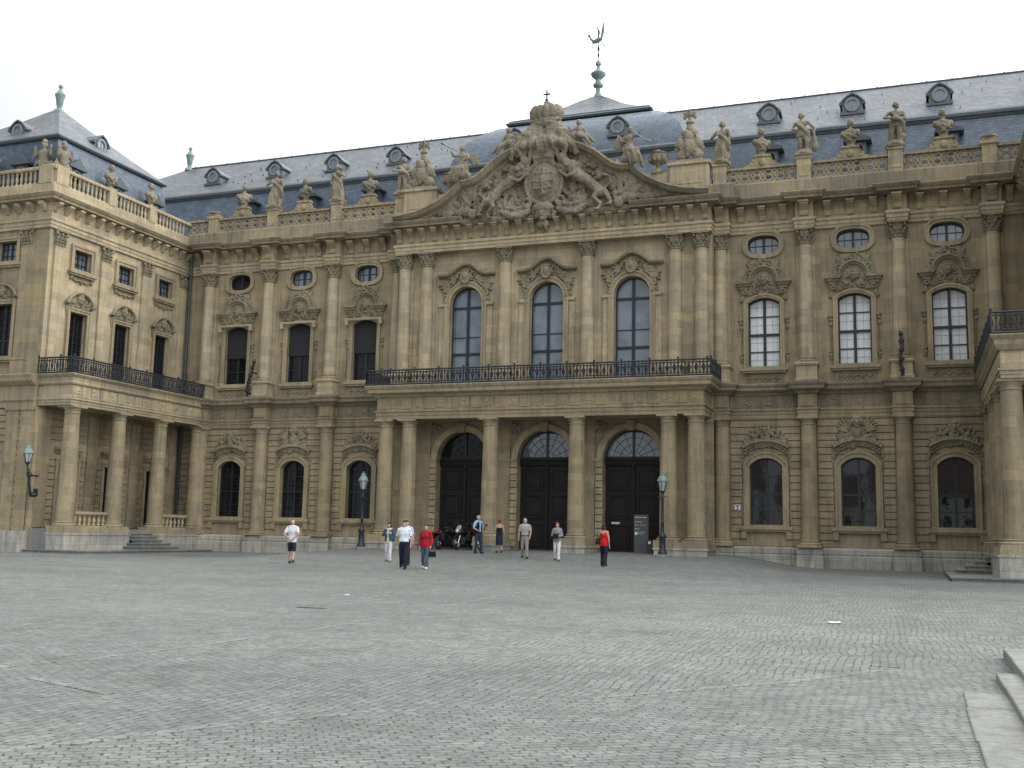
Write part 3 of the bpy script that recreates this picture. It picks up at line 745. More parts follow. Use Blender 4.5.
# --- portico: columns, entablature, balcony
PY = 2.59                       # column axis in front of the recessed wall
DC2 = column_mesh(1.62, 6.92, .43, .36, SAND); DB2 = base_mesh(.43, .30, .10); DK2 = doric_cap(.36)
for c in PCX:
    o = FM.part('column', DC2, c, PY); sub('column_base', DB2, o, (0, 0, 1.32)); sub('capital', DK2, o, (0, 0, 6.92))
for a, b in ((-8.72, -6.18), (-2.88, -1.64), (1.64, 2.88), (6.18, 8.72)):
    m = MB(); m.box(a + .03, b - .03, -PY - .58, -CD - .21, 0, .98); m.box(a - .02, b + .02, -PY - .63, -CD - .21, .98, 1.07); FM.part('column_plinth', m.mesh('column_plinth', PLINTH))
    m = MB(); m.box(a, b, -PY - .60, -CD - .21, 1.07, 1.32); FM.part('column_plinth', m.mesh('column_plinth', TRIM))
bp = [(-8.52, -CD), (-8.52, -PY - .36), (8.52, -PY - .36), (8.52, -CD)]
m = MB(); m.box(-8.5, 8.5, -PY - .3, -.5, 7.33, 8.9); FM.part('portico_ceiling', m.mesh('portico_ceiling', TRIM))
m = MB(); m.sweep(bp, [(-.4, 7.322), (.0, 7.322), (.0, 7.5), (.03, 7.51), (.03, 7.68), (.09, 7.7), (.09, 7.77), (0, 7.78), (-.01, 8.46), (-.4, 8.46)])
q = random.Random(12); n = 26
for k in range(n):
    x0 = -8.45 + 16.9 * k / n; x1 = x0 + 16.9 / n
    if k % 2 == 0: m.box(x0 + .04, x1 - .04, -PY - .395, -PY - .3, 7.85, 8.42)
    else:
        m.box(x0 + .06, x1 - .06, -PY - .385, -PY - .3, 7.9, 8.37)
        for _ in range(6): m.ell((q.uniform(x0 + .15, x1 - .15), -PY - .39, q.uniform(8.0, 8.28)), (q.uniform(.05, .12), .03, q.uniform(.05, .1)), None, 8, 6)
FM.part('entablature', m.mesh('entablature', SAND, 30))
m = MB(); m.sweep(bp, [(-.4, 8.46), (.08, 8.46), (.14, 8.56), (.38, 8.66), (.40, 8.82), (.46, 8.88), (.52, 9.0), (.5, 9.04), (-.4, 9.04)]); m.box(-8.6, 8.6, -PY - .4, -CD, 8.905, 9.035); FM.part('balcony_slab', m.mesh('balcony_slab', TRIM))
def railing(path, z0, h, name='railing'):
    """iron railing along a polyline (x,y)"""
    m = MB(); L = MB(); k = 0
    for (ax, ay), (bx, by) in zip(path, path[1:]):
        A = Vector((ax, ay, 0)); B = Vector((bx, by, 0)); l = (B - A).length; t = (B - A) / l
        for zz, r in ((z0 + h, .045), (z0 + h - .12, .03), (z0 + .16, .03), (z0 + .05, .045)): m.tube([A + Vector((0, 0, zz)), B + Vector((0, 0, zz))], r, 6)
        n = max(2, round(l / .17))
        for i in range(n + 1):
            p = A + t * (l * i / n)
            post = i % 8 == 0
            if post: m.tube([p + Vector((0, 0, z0)), p + Vector((0, 0, z0 + h + .06))], .04, 6); m.ell(p + Vector((0, 0, z0 + h + .1)), .055, None, 8, 6)
            else:
                m.tube([p + Vector((0, 0, z0 + .05)), p + Vector((0, 0, z0 + h))], .026, 5)
                if i % 2: 
                    c = p + Vector((0, 0, z0 + h * .5)); m.tube([c + t * .062 * math.cos(a) + Vector((0, 0, .17 * math.sin(a))) for a in [2 * PI * j / 8 for j in range(8)]], .024, 5, True); m.ell(c, (.04, .04, .07), None, 6, 5)
                m.ell(p + Vector((0, 0, z0 + h - .2)), .048, None, 6, 5); m.ell(p + Vector((0, 0, z0 + .24)), .048, None, 6, 5)
    return m.mesh(name, IRON, 50)
FM.part('railing', railing([(-8.95, -CD), (-8.95, -PY - .82), (8.95, -PY - .82), (8.95, -CD)], 9.04, .78))

# --- pediment
def ped_curve(s):
    hi = [(4.6, 20.22), (4.15, 20.26), (3.75, 20.42), (3.3, 20.78), (2.8, 21.2), (2.2, 21.55), (1.5, 21.8), (.7, 21.93), (0, 21.96)]
    lo = [(8.62, 18.62), (8.0, 18.66), (7.3, 18.78), (6.6, 18.98), (6.0, 19.25), (5.4, 19.62), (4.95, 20.0), (4.68, 20.32)]
    return [(s * x, z) for x, z in lo], [(s * x, z) for x, z in hi]
YP = -(CD + .46)
for s in (-1, 1):
    lo, hi = ped_curve(s)
    m = MB()
    for C in (lo, hi):
        rs = []
        for i, (x, z) in enumerate(C):
            a = C[max(0, i - 1)]; b = C[min(len(C) - 1, i + 1)]; t = Vector((b[0] - a[0], b[1] - a[1])).normalized(); nx, nz = (-t.y, t.x) if s < 0 else (t.y, -t.x)
            if nz < 0: nx, nz = -nx, -nz
            pr = [(-.0, 0), (-.66, 0), (-.70, -.10), (-.62, -.15), (-.56, -.26), (-.50, -.30), (-.26, -.34), (-.22, -.46), (-.14, -.5), (-.12, -.62), (-.0, -.62)]
            rs.append([(x + nx * k, YP + dy, z + nz * k) for dy, k in pr])
        m.rings(rs)
    FM.part('pediment_cornice', m.mesh('pediment_cornice', LEDGE, 30))
lo, hi = ped_curve(1)
poly = [(-x, z - .3) for x, z in lo] + [(-x, z - .25) for x, z in hi] + [(x, z - .25) for x, z in hi[::-1][1:]] + [(x, z - .3) for x, z in lo[::-1]]
m = MB(); poly2 = [(x, max(z, 18.0)) for x, z in poly] + [(8.5, 17.96), (-8.5, 17.96)]
m.prism(poly2, YP - .04, YP + .45); FM.part('tympanum', m.mesh('tympanum', SAND))

def relief():
    m = MB(); q = random.Random(21); y = 0
    # crown: puffed princely hat high above the shield
    m.lathe([(.70, 22.75), (.86, 22.85), (.90, 22.98), (.80, 23.1), (.7, 23.2)], n=22, sy=.62); m.ell((0, -.05, 23.2), (.75, .45, .4))
    for i in range(13):
        a = 2 * PI * i / 13; m.ell((.70 * math.cos(a), -.05 + .40 * math.sin(a), 23.58), (.25, .2, .42))
    m.ell((0, -.05, 23.75), (.80, .46, .28)); m.lathe([(.12, 23.98), (.2, 24.1), (.2, 24.2), (.1, 24.3)], n=10)
    for i in range(11): m.ell((-.8 + .16 * i, -.50 + .2 * abs(i - 5) / 5, 23.12), (.1, .08, .1))
    m.ell((0, -.1, 22.4), (.62, .35, .5)); m.ell((0, -.5, 21.75), (.42, .42, .55)); m.ell((0, -.35, 21.3), (.5, .3, .35))
    for k in (-1, 1):
        m.ell((k * .55, -.48, 21.85), (.42, .42, .36), (0, k * .5, 0)); m.ell((k * 1.05, -.46, 21.72), (.36, .4, .28), (0, k * .6, 0)); m.tube([(k * .12, -.85, 22.1), (k * .22, -.95, 21.7), (k * .2, -.7, 21.25)], [.05, .07, .04], 6); m.tube([(k * .45, -.8, 22.1), (k * .6, -.9, 21.7), (k * .62, -.7, 21.3)], [.05, .07, .04], 6)
    # mantle falling from the crown
    for k in (-1, 1):
        for j in range(6):
            m.tube([(k * (.15 + .1 * j), -.3, 22.9), (k * (.3 + j * .2), -.48, 22.1 + .03 * j), (k * (.42 + j * .3), -.42, 21.2 + j * .12), (k * (.5 + j * .34), -.36, 20.6 + j * .2)], [.14, .17, .15, .09], 7)
        m.tube([(k * .6, -.3, 22.7), (k * 1.1, -.5, 22.1), (k * 1.55, -.55, 21.6), (k * 1.9, -.4, 21.1)], [.2, .22, .18, .1], 7)
        m.ell((k * .95, -.5, 22.35), (.28, .26, .24)); m.tube([(k * .9, -.55, 22.2), (k * 1.3, -.6, 21.5), (k * 1.15, -.5, 20.9)], [.12, .14, .07], 7); m.tube([(k * 1.2, -.5, 22.1), (k * 1.7, -.6, 21.45), (k * 1.75, -.5, 21.0)], [.1, .13, .07], 7)
        for j in range(3): m.ell((k * (1.05 + .2 * j), -.45, 20.95 - .3 * j), (.24, .22, .28))
    # shield
    m.ell((0, -.28, 19.75), (.92, .26, 1.08)); m.ell((0, -.46, 19.75), (.66, .18, .82))
    ringp = [(1.0 * math.cos(t), -.34, 19.75 + 1.18 * math.sin(t)) for t in [2 * PI * i / 24 for i in range(24)]]
    m.tube(ringp, .11, 7, True)
    for a, b in (((-.62, 19.75), (.62, 19.75)), ((0, 19.0), (0, 20.5)), ((-.5, 20.15), (.5, 20.15)), ((-.5, 19.35), (.5, 19.35))): m.tube([(a[0], -.62, a[1]), (b[0], -.62, b[1])], .035, 5)
    m.ell((0, -.6, 19.75), (.27, .1, .33)); blobs(m, 26, 0, 19.75, .55, .7, -.58, (.05, .1), 3)
    # small crown on the shield, scrolls
    for i in range(7): m.ell((-.5 + .165 * i, -.45, 21.12 + .06 * math.cos(i * PI / 3 - PI)), (.1, .14, .17))
    for k in (-1, 1):
        scroll(m, k * 1.15, 20.7, .32, 1.3, PI / 2, k, .11, -.36); scroll(m, k * .95, 18.7, .3, 1.3, -PI / 2, -k, .1, -.36)
        # lion
        P = lambda x, z, yy=-.32: (k * x, yy, z)
        m.cap(P(3.05, 18.95), P(2.35, 19.65), .28, .25); m.cap(P(2.35, 19.65), P(1.75, 20.05), .27, .33)
        m.ell(P(1.58, 20.42, -.38), (.33, .3, .36)); m.ell(P(1.46, 20.5, -.52), (.2, .24, .22)); m.ell(P(1.34, 20.42, -.68), (.11, .14, .1)); blobs(m, 16, k * 1.66, 20.4, .34, .38, -.42, (.07, .13), 30 + k)
        for dz, yy in ((.05, -.52), (.32, -.42)): m.tube([P(1.7, 19.95 + dz, yy), P(1.3, 19.85 + dz, yy), P(1.0, 20.1 + dz, yy)], [.14, .1, .08], 7); m.ell(P(.95, 20.14 + dz, yy), (.12, .1, .1))
        m.tube([P(3.0, 19.0, -.45), P(2.75, 18.62, -.5), P(3.1, 18.3, -.45), P(3.0, 18.05, -.48)], [.22, .15, .1, .09], 7); m.ell(P(2.9, 18.0, -.56), (.17, .14, .09))
        m.tube([P(3.2, 19.05, -.38), P(3.45, 18.7, -.38), P(3.62, 18.35, -.38)], [.2, .14, .1], 7); m.ell(P(3.56, 18.25, -.46), (.17, .14, .09))
        m.tube([P(3.25, 19.15), P(3.6, 19.4), P(3.55, 19.75), P(3.3, 19.85)], [.07, .06, .06, .08], 6); m.ell(P(3.25, 19.85), (.13, .1, .1))
        # flags and weapons beyond the lion
        for j, (x, z, L, a) in enumerate(((4.3, 18.7, 1.1, 1.9), (4.9, 18.6, 1.0, 2.2), (4.6, 18.6, 1.2, 1.4), (5.4, 18.6, .8, 2.4), (3.9, 19.0, .9, 1.1))):
            ca, sa = math.cos(a), math.sin(a); m.tube([P(x, z, -.18), P(x + ca * L, z + sa * L, -.18)], .05, 6); m.ell(P(x + ca * L * .75, z + sa * L * .75, -.18), (.16, .1, .36), (0, -k * (PI / 2 - a), 0))
        m.ell(P(4.5, 18.55, -.22), (.5, .22, .26)); m.ell(P(5.5, 18.5, -.2), (.35, .16, .22)); m.ell(P(4.0, 18.35, -.25), (.3, .2, .3))
        blobs(m, 40, k * 4.6, 18.75, .9, .45, -.12, (.08, .17), 40 + k); blobs(m, 36, k * 2.3, 19.0, .6, .7, -.1, (.09, .18), 50 + k)
        blobs(m, 30, k * 2.1, 20.7, .9, .5, -.1, (.08, .16), 60 + k)
        m.tube([P(.7, 18.3), P(1.3, 18.05), P(1.9, 18.1), P(2.4, 18.4)], [.14, .24, .22, .12], 8); m.tube([P(.8, 18.6), P(1.4, 18.4), P(2.1, 18.5)], [.12, .18, .1], 8)
        m.ell(P(1.5, 18.0, -.36), (.5, .24, .16)); blobs(m, 14, k * 1.6, 18.2, .6, .2, -.3, (.06, .12), 70 + k)
    # grotesque keystone mask under the shield
    for k in (-1, 1):
        for (cx, cz, ww, hh, nn, sd) in ((5.9, 18.75, .7, .22, 30, 1), (4.9, 19.2, .5, .5, 36, 2), (3.9, 19.3, .5, .8, 46, 3), (3.0, 20.2, .6, .5, 40, 4), (2.6, 18.5, .9, .3, 40, 5), (1.6, 19.2, .6, .7, 46, 6), (1.3, 21.2, .6, .4, 30, 7), (.9, 18.4, .5, .4, 30, 8)):
            blobs(m, nn, k * cx, cz, ww, hh, -.06, (.08, .17), 90 + sd + 20 * k, flat=.9)
        for (x, z, a, L, n) in ((4.1, 19.4, 1.9, 1.0, 5), (3.4, 19.9, 2.0, .8, 4), (5.2, 18.8, 2.3, .8, 4), (2.2, 18.4, 1.0, .8, 4), (1.9, 20.6, 2.2, .7, 4)): leafspray(m, k * x, z, PI / 2 + k * (a - PI / 2) * -1, L, n, .13, -.2, n)
    m.ell((0, -.38, 18.35), (.62, .3, .3)); mask(m, 0, 18.0, 1.9, -.4); blobs(m, 24, 0, 18.1, .6, .45, -.36, (.08, .15), 80); leafspray(m, 0, 17.8, -PI / 2, .6, 5, .1, -.36, 3)
    return carve(m, 'coat_of_arms_relief', STAT, .034, .03, 8, 0)
FM.part('coat_of_arms_relief', relief(), 0, -YP + .04)
m = MB(); m.box(-.035, .035, -.035, .035, 24.25, 24.9); m.box(-.2, .2, -.03, .03, 24.62, 24.7); m.ell((0, 0, 24.32), .1, None, 10, 6); FM.part('crown_cross', m.mesh('crown_cross', IRON), 0, -YP + .1)
# low parapet behind the pediment
m = MB(); m.box(-8.5, 8.5, -.35, .35, 18.3, 19.5); m.box(-3.6, 3.6, -.6, .3, 18.3, 21.0); FM.part('attic_wall', m.mesh('attic_wall', SAND))

# --- body behind the windows and side returns
m = MB(); m.box(-34, 34, .45, 14, 0, 18.9); FM.part('inner_mass', m.mesh('inner_mass', CORE))
m = MB(); m.box(-34.2, 34.2, 14.0, 14.3, 0, 19); FM.part('wall', m.mesh('wall', SAND))

# --- main roof
def quad(m, *p): m.add(p, [tuple(range(len(p)))])
XE = 34.0
def roof_front(x0, x1):
    m = MB(); m.add([(x0, .55, 18.9), (x1, .55, 18.9), (x1, 1.55, 22.3), (x0, 1.55, 22.3)], [(0, 1, 2, 3)]); return m
m = MB(); m.add([(-XE, .55, 18.9), (XE, .55, 18.9), (XE, 1.55, 22.1), (-XE, 1.55, 22.1), (-XE, 13.4, 18.9), (XE, 13.4, 18.9), (XE, 12.4, 22.1), (-XE, 12.4, 22.1)], [(0, 1, 2, 3), (4, 7, 6, 5), (0, 3, 7, 4), (1, 5, 6, 2)])
roof = FM.part('roof', m.mesh('roof', SLATE))
m = MB(); m.sweep([(-XE, 1.55), (XE, 1.55)], [(-.3, 21.9), (.10, 21.9), (.14, 22.0), (.2, 22.06), (.2, 22.2), (.1, 22.32), (-.3, 22.44)]); sub('curb', m.mesh('curb', SLATED), roof)
m = MB(); m.add([(-XE, 1.5, 22.27), (XE, 1.5, 22.27), (29, 7, 26.25), (-29, 7, 26.25), (-XE, 12.5, 22.27), (XE, 12.5, 22.27)], [(0, 1, 2, 3), (1, 5, 2), (0, 3, 4), (5, 4, 3, 2)]); sub('upper_slope', m.mesh('upper_slope', SLATEU), roof)
m = MB(); m.tube([(-29, 7, 26.27), (29, 7, 26.27)], .07, 6)
for k in range(45): m.box(-28.5 + k * 1.28, -28.42 + k * 1.28, 6.95, 7.05, 26.27, 26.36)
sub('ridge', m.mesh('ridge', SLATED), roof)
m = MB(); q = random.Random(4)
for k in range(70):
    x = q.uniform(-24, 25); t = q.uniform(.05, .95); y = 1.5 + 5.5 * t; z = 22.27 + 3.98 * t; m.box(x - .012, x + .012, y - .1, y + .02, z, z + .07)
sub('roof_hooks', m.mesh('roof_hooks', IRON), roof)
def dormer_up():
    """oculus dormer on the upper slope: faces -y, origin at its foot"""
    m = MB(); c = [(-.56, 0), (.56, 0), (.56, .74), (.28, 1.0), (.0, 1.12), (-.28, 1.0), (-.56, .74)]
    m.prism(c, 0, 1.9)
    a = m.mesh('dormer', LEAD)
    m = MB(); C = [(-.70, .64), (-.58, .78), (-.3, 1.05), (0, 1.2), (.3, 1.05), (.58, .78), (.70, .64)]; D = [(x * .97, z - .09) for x, z in C]
    m.prism(C + D[::-1], -.12, 2.0)
    m.box(-.68, .68, -.1, .02, -.08, .05); m.prism([(-.72, .52), (-.54, .52), (-.54, .64), (-.72, .64)], -.1, .1); m.prism([(.54, .52), (.72, .52), (.72, .64), (.54, .64)], -.1, .1)
    b = m.mesh('dormer_roof', LEADD)
    m = MB(); o = [(.42 * math.cos(t), .52 + .42 * math.sin(t)) for t in [2 * PI * i / 20 for i in range(20)]]; i_ = [(.28 * math.cos(t), .52 + .28 * math.sin(t)) for t in [2 * PI * i / 20 for i in range(20)]]
    ring(m, o, i_, -.09, .02); m.box(-.02, .02, -.05, 0, .25, .79); c_ = m.mesh('frame', LEAD2)
    m = MB(); face(m, i_, -.02); d = m.mesh('pane', GSKY)
    return a, b, c_, d
LEAD2 = plain('zinc_grey', (.24, .265, .285), .5)
DU = dormer_up()
def dormer_low():
    m = MB(); m.box(-.42, .42, 0, 1.2, 0, .95); m.prism([(-.42, .95), (.42, .95), (.0, 1.3)], 0, 1.2); a = m.mesh('dormer', SLATED)
    m = MB(); m.prism([(-.66, .86), (.66, .86), (.66, .97), (.3, 1.12), (0, 1.42), (-.3, 1.12), (-.66, .97)], -.2, 1.2); b = m.mesh('dormer_roof', SLATED)
    m = MB(); o = arch(.34, .05, .55, .82, 10); i_ = arch(.25, .1, .5, .72, 10); ring(m, o, i_, -.06, .02); c = m.mesh('frame', LEAD)
    m = MB(); face(m, i_, -.01); d = m.mesh('pane', GDARK)
    return a, b, c, d
DL = dormer_low()
def put_dormer(fac, kit, u, d, z):
    o = fac.part('dormer', kit[0], u, d, z)
    sub('dormer_roof', kit[1], o); sub('frame', kit[2], o); sub('pane', kit[3], o)
    if kit is DU: o.scale = (.9, 1, .92)
for s in (-1, 1):
    for w in WX + [24.0]: put_dormer(FM, DU, s * w, -3.0, 23.42)
    for w in WX: put_dormer(FM, DL, s * (w + .3), -.75, 20.2)
# vaulted roof of the pavilion with its pyramid
lv = [(6.9, 1.3, 19.4), (6.95, 1.35, 21.2), (6.75, 1.75, 22.7), (6.3, 2.35, 23.8), (5.65, 3.1, 24.6), (4.8, 3.85, 25.2), (4.2, 4.35, 25.42)]
m = MB(); m.rings([[(-w, y, z), (w, y, z), (w, 17 - y, z), (-w, 17 - y, z)] for w, y, z in lv]); pr = FM.part('pavilion_roof', m.mesh('pavilion_roof', SLATE, 50))
m = MB(); m.rings([[(-w, 8.5 - w, z), (w, 8.5 - w, z), (w, 8.5 + w, z), (-w, 8.5 + w, z)] for w, z in ((4.2, 25.42), (4.36, 25.46), (4.4, 25.56), (4.3, 25.64), (4.2, 25.76))]); sub('curb', m.mesh('curb', SLATED), pr)
m = MB(); m.rings([[(-w, 8.5 - w, z), (w, 8.5 - w, z), (w, 8.5 + w, z), (-w, 8.5 + w, z)] for w, z in ((4.25, 25.74), (3.2, 26.25), (2.0, 27.05), (.9, 27.95), (.22, 28.45))]); sub('pyramid_slope', m.mesh('pyramid_slope', SLATEU, 20), pr)
for s in (-1, 1):
    put_dormer(FM, DU, s * 3.0, -1.95, 23.25)

# --- downpipe in the left corner
m = MB(); m.tube([(-22.75, -.28, 1.3), (-22.75, -.28, 8.3), (-22.75, -.75, 8.6), (-22.75, -.75, 9.1), (-22.75, -.28, 9.4), (-22.75, -.28, 17.6)], .085, 8)
for z in (2.2, 4.2, 6.2, 10.5, 12.5, 14.5, 16.5): m.lathe([(.11, z), (.11, z + .12)], -22.75, -.28, 10)
FM.part('downpipe', m.mesh('downpipe', plain('pipe_paint', (.035, .05, .06), .5), 50))

# ------------------------------------------------------------------ side wings
WY = [44.2, 47.56, 50.94]; PYS = [42.5, 45.9, 49.25, 52.6]
ZB = 18.9
def wing(side, wx, colx, balx, label):
    root = empty('palace_wing', (wx, 47, .3), label, 'palace wing')
    W = Fac(root, wx, 0, R(90) if side < 0 else R(-90)); sg = 1 if side < 0 else -1
    far = 53.0; near = 41.85
    def US(a, b): return (min(sg * a, sg * b), max(sg * a, sg * b))
    dcol = abs(colx - wx); dbal = abs(balx - wx)
    # court-side walls, bay by bay
    for i, y in enumerate(WY):
        e = US(near if i == 0 else PYS[i], PYS[i + 1] if i < 2 else far)
        u = sg * y
        g = arch(.72, 1.45, 4.9, 4.91, 2); g = [(-.62, 1.45), (.62, 1.45), (.62, 4.7), (-.62, 4.7)]
        uc = [(-.62, 9.1), (.62, 9.1), (.62, 12.55), (-.62, 12.55)]
        mz = [(-.62, 14.85), (.62, 14.85), (.62, 15.85), (-.62, 15.85)]
        m = MB(); wall_panel(m, e[0], e[1], 0, 7.4, g, 0, .4, u); wall_panel(m, e[0], e[1], 7.4, 14, uc, 0, .4, u); wall_panel(m, e[0], e[1], 14, 16.6, mz, 0, .4, u)
        W.part('wall', m.mesh('wall', SANDL))
        fine = dict(v=[(0, .07)], h=[(.33, .06)], tv=[(-.31, .025), (.31, .025)], th=[(.11, .025), (.22, .025), (.44, .025), (.55, .025), (.66, .025), (.77, .025), (.88, .025)])
        w = window(W, u, 0, g, 'dark', .3, fine); surround(w, g, [(-.85, 1.45), (.85, 1.45), (.85, 4.93), (-.85, 4.93)], .1)
        m = MB(); m.box(-.95, .95, -.3, .02, 5.35, 5.5); m.box(-.85, .85, -.16, .02, 5.2, 5.35); sub('cornice', m.mesh('cornice', TRIM), w)
        w = window(W, u, 0, uc, 'dark', .3, fine); surround(w, uc, [(-.84, 9.1), (.84, 9.1), (.84, 12.77), (-.84, 12.77)], .1)
        sub('crest', WCREST, w, (0, 0, 12.8))
        w = window(W, u, 0, mz, 'sky', .3, dict(v=[(0, .06)], h=[], tv=[(-.31, .025), (.31, .025)], th=[(.33, .025), (.66, .025)])); surround(w, mz, [(-.86, 14.72), (.86, 14.72), (.86, 16.1), (-.86, 16.1)], .1, None, (14.72, .98, .24))
        m = MB(); 
        for k in (-.75, 0, .75): m.ell((k, -.08, 14.33 - .12 * (k == 0)), (.07, .06, .14))
        m.tube([(-.75, -.06, 14.35), (-.38, -.06, 14.2), (0, -.06, 14.28), (.38, -.06, 14.2), (.75, -.06, 14.35)], .04, 5); sub('drop_ornament', m.mesh('drop_ornament', CARVE, 40), w)
        m = MB(); z = 1.5
        while z < 7.2:
            for a, b in ((e[0] + .45, u - .88), (u + .88, e[1] - .45)):
                if z < 5.1 and b - a > .05: m.box(a, b, -.075, .02, z, min(z + .28, 7.3))
            if z >= 5.6: m.box(e[0] + .45, e[1] - .45, -.075, .02, z, min(z + .28, 7.3))
            z += .335
        W.part('rusticated_masonry', m.mesh('rusticated_masonry', SAND))
    # pilasters
    for i, y in enumerate(PYS):
        u = sg * y
        m = MB(); m.box(-.33, .33, -.12, .02, 9.9, 15.75); m.box(-.4, .4, -.2, .02, 9.0, 9.75); m.box(-.44, .44, -.24, .02, 9.75, 9.9)
        p = W.part('pilaster', m.mesh('pilaster', SANDL), u); sub('capital', CAPP, p, (0, 0, 15.75))
        m = MB(); m.box(-.36, .36, -.12, .02, 1.45, 7.3); W.part('pilaster', m.mesh('pilaster', SAND), u)
        o = W.part('column', DC2, u, dcol, .12); sub('column_base', DB2, o, (0, 0, 1.32)); sub('capital', DK2, o, (0, 0, 6.92))
    # upper entablature, court side and front as one run
    uN, uF = sg * near, sg * far
    run = [(uF, -.12), (uN, -.12)] if sg < 0 else [(uN, -.12), (uF, -.12)]
    Lf = 11.5                                             # length of the front face that turns away from the court
    if sg > 0: run = [(uN - .12, Lf), (uN - .12, -.12), (uF - .0, -.12)]
    else: run = [(uF, -.12), (uN + .12, -.12), (uN + .12, Lf)]
    m = MB(); m.sweep(run, [(-.5, ZA), (0, ZA), (0, 16.72), (.03, 16.73), (.03, 16.9), (.09, 16.94), (.09, 17.04), (0, ZF), (-.5, ZF)]); W.part('architrave', m.mesh('architrave', SANDL))
    m = MB(); m.sweep(run, [(-.5, ZF), (-.03, ZF), (-.03, ZC), (-.5, ZC)])
    n = 14
    for k in range(n + 1):
        u = sg * (near + .1 + (far - near - .4) * k / n); console(m, u, .10, .24, conw)
    for k in range(10):
        yy = .35 + k * .8; sgn = -sg
        pr = [(sg * (near - .12) - sg * (a - .02), z) for a, z in conw]
        m.prism(pr, yy - .13, yy + .13)
    W.part('frieze', m.mesh('frieze', SANDL, 30))
    m = MB(); m.sweep(run, [(-.6, ZC), (.06, ZC), (.10, 17.92), (.38, 17.96), (.40, 18.06), (.46, 18.1), (.52, 18.18), (.56, 18.24), (.53, ZT), (0, ZT + .03), (-.6, ZT + .03)]); W.part('cornice', m.mesh('cornice', TRIM))
    # balustrade with turned balusters
    m = MB(); m.sweep(run, [(-.25, ZT), (.12, ZT), (.12, 18.85), (.08, 18.9), (-.25, 18.9)]); m.sweep(run, [(-.2, 19.62), (.1, 19.62), (.12, 19.68), (.12, 19.76), (.08, 19.8), (-.2, 19.8)]); W.part('balustrade_rail', m.mesh('balustrade_rail', SANDL))
    bal = [(.05, 18.9), (.09, 18.92), (.09, 18.98), (.05, 19.03), (.085, 19.2), (.075, 19.32), (.045, 19.45), (.075, 19.52), (.085, 19.56), (.085, 19.63)]
    ends = [near - .1] + PYS[1:3] + [far - .3]
    for a, b in zip(ends, ends[1:]):
        m = MB(); c = int((b - a - .9) / .3)
        for k in range(c + 1): m.lathe(bal, sg * (a + .5 + (b - a - 1.0) * k / c), -.07, 10)
        W.part('balusters', m.mesh('balusters', SANDL, 40))
    for a0 in (1.0, 4.5, 8.0):
        m = MB()
        for k in range(10): m.lathe(bal, sg * (near - .07), a0 + .2 + .3 * k, 10)
        W.part('balusters', m.mesh('balusters', SANDL, 40))
        m = MB(); b0, b1 = sorted((sg * (near - .262), sg * (near + .12))); m.box(b0, b1, a0 + 3.05, a0 + 3.55, 18.87, 19.86); W.part('balustrade_die', m.mesh('balustrade_die', SANDL))
    for a in ends[1:3]:
        m = MB(); m.box(sg * a - .28, sg * a + .28, -.26, .12, 18.88, 19.84); W.part('balustrade_die', m.mesh('balustrade_die', SANDL))
    m = MB(); a = sg * (near + .32); m.box(a - .42, a + .42, -.262, .12, 18.87, 19.86); b0, b1 = sorted((sg * (near - .262), sg * (near + .12))); m.box(b0, b1, -.05, .8, 18.872, 19.862); W.part('balustrade_die', m.mesh('balustrade_die', SANDL))
    # front face (turned to the square)
    F = Fac(root, 0, near, 0)
    xs = sorted((wx, wx + side * Lf)); fx = wx + side * 2.65
    def fr(a, b): return sorted((wx + side * a, wx + side * b))
    bays = [(0, 4.3, 2.65), (4.3, 7.9, 6.1), (7.9, 11.5, 9.7)]
    for a, b, c in bays:
        e = fr(a, b); x = wx + side * c
        g = [(-.65, 2.1), (.65, 2.1), (.65, 5.0), (-.65, 5.0)]; uc = [(-.66, 9.9), (.66, 9.9), (.66, 12.7), (-.66, 12.7)]; mz = [(-.62, 14.95), (.62, 14.95), (.62, 16.0), (-.62, 16.0)]
        m = MB(); wall_panel(m, e[0], e[1], 0, 7.4, g, 0, .4, x); wall_panel(m, e[0], e[1], 7.4, 14.2, uc, 0, .4, x); wall_panel(m, e[0], e[1], 14.2, 16.6, mz, 0, .4, x); F.part('wall', m.mesh('wall', SAND))
        w = window(F, x, 0, g, 'dark', .3, fine); surround(w, g, [(-.9, 2.1), (.9, 2.1), (.9, 5.25), (-.9, 5.25)], .1, None, (2.1, 1.05, .25))
        w = window(F, x, 0, uc, 'dark', .3, fine); surround(w, uc, [(-.88, 9.9), (.88, 9.9), (.88, 12.92), (-.88, 12.92)], .1, None, (9.9, 1.02, .25)); sub('crest', WCREST, w, (0, 0, 12.9))
        w = window(F, x, 0, mz, 'sky', .3, dict(v=[(0, .06)], h=[], tv=[(-.31, .025), (.31, .025)], th=[(.33, .025), (.66, .025)])); surround(w, mz, [(-.86, 14.85), (.86, 14.85), (.86, 16.2), (-.86, 16.2)], .1, None, (14.85, .98, .24))
        m = MB(); z = 1.3
        while z < 7.2:
            if z < 5.6:
                for p, r in ((e[0] + .1, x - .93), (x + .93, e[1] - .1)): m.box(p, r, -.075, .02, z, min(z + .28, 7.3))
            else: m.box(e[0] + .1, e[1] - .1, -.075, .02, z, min(z + .28, 7.3))
            z += .335
        F.part('rusticated_masonry', m.mesh('rusticated_masonry', SAND))
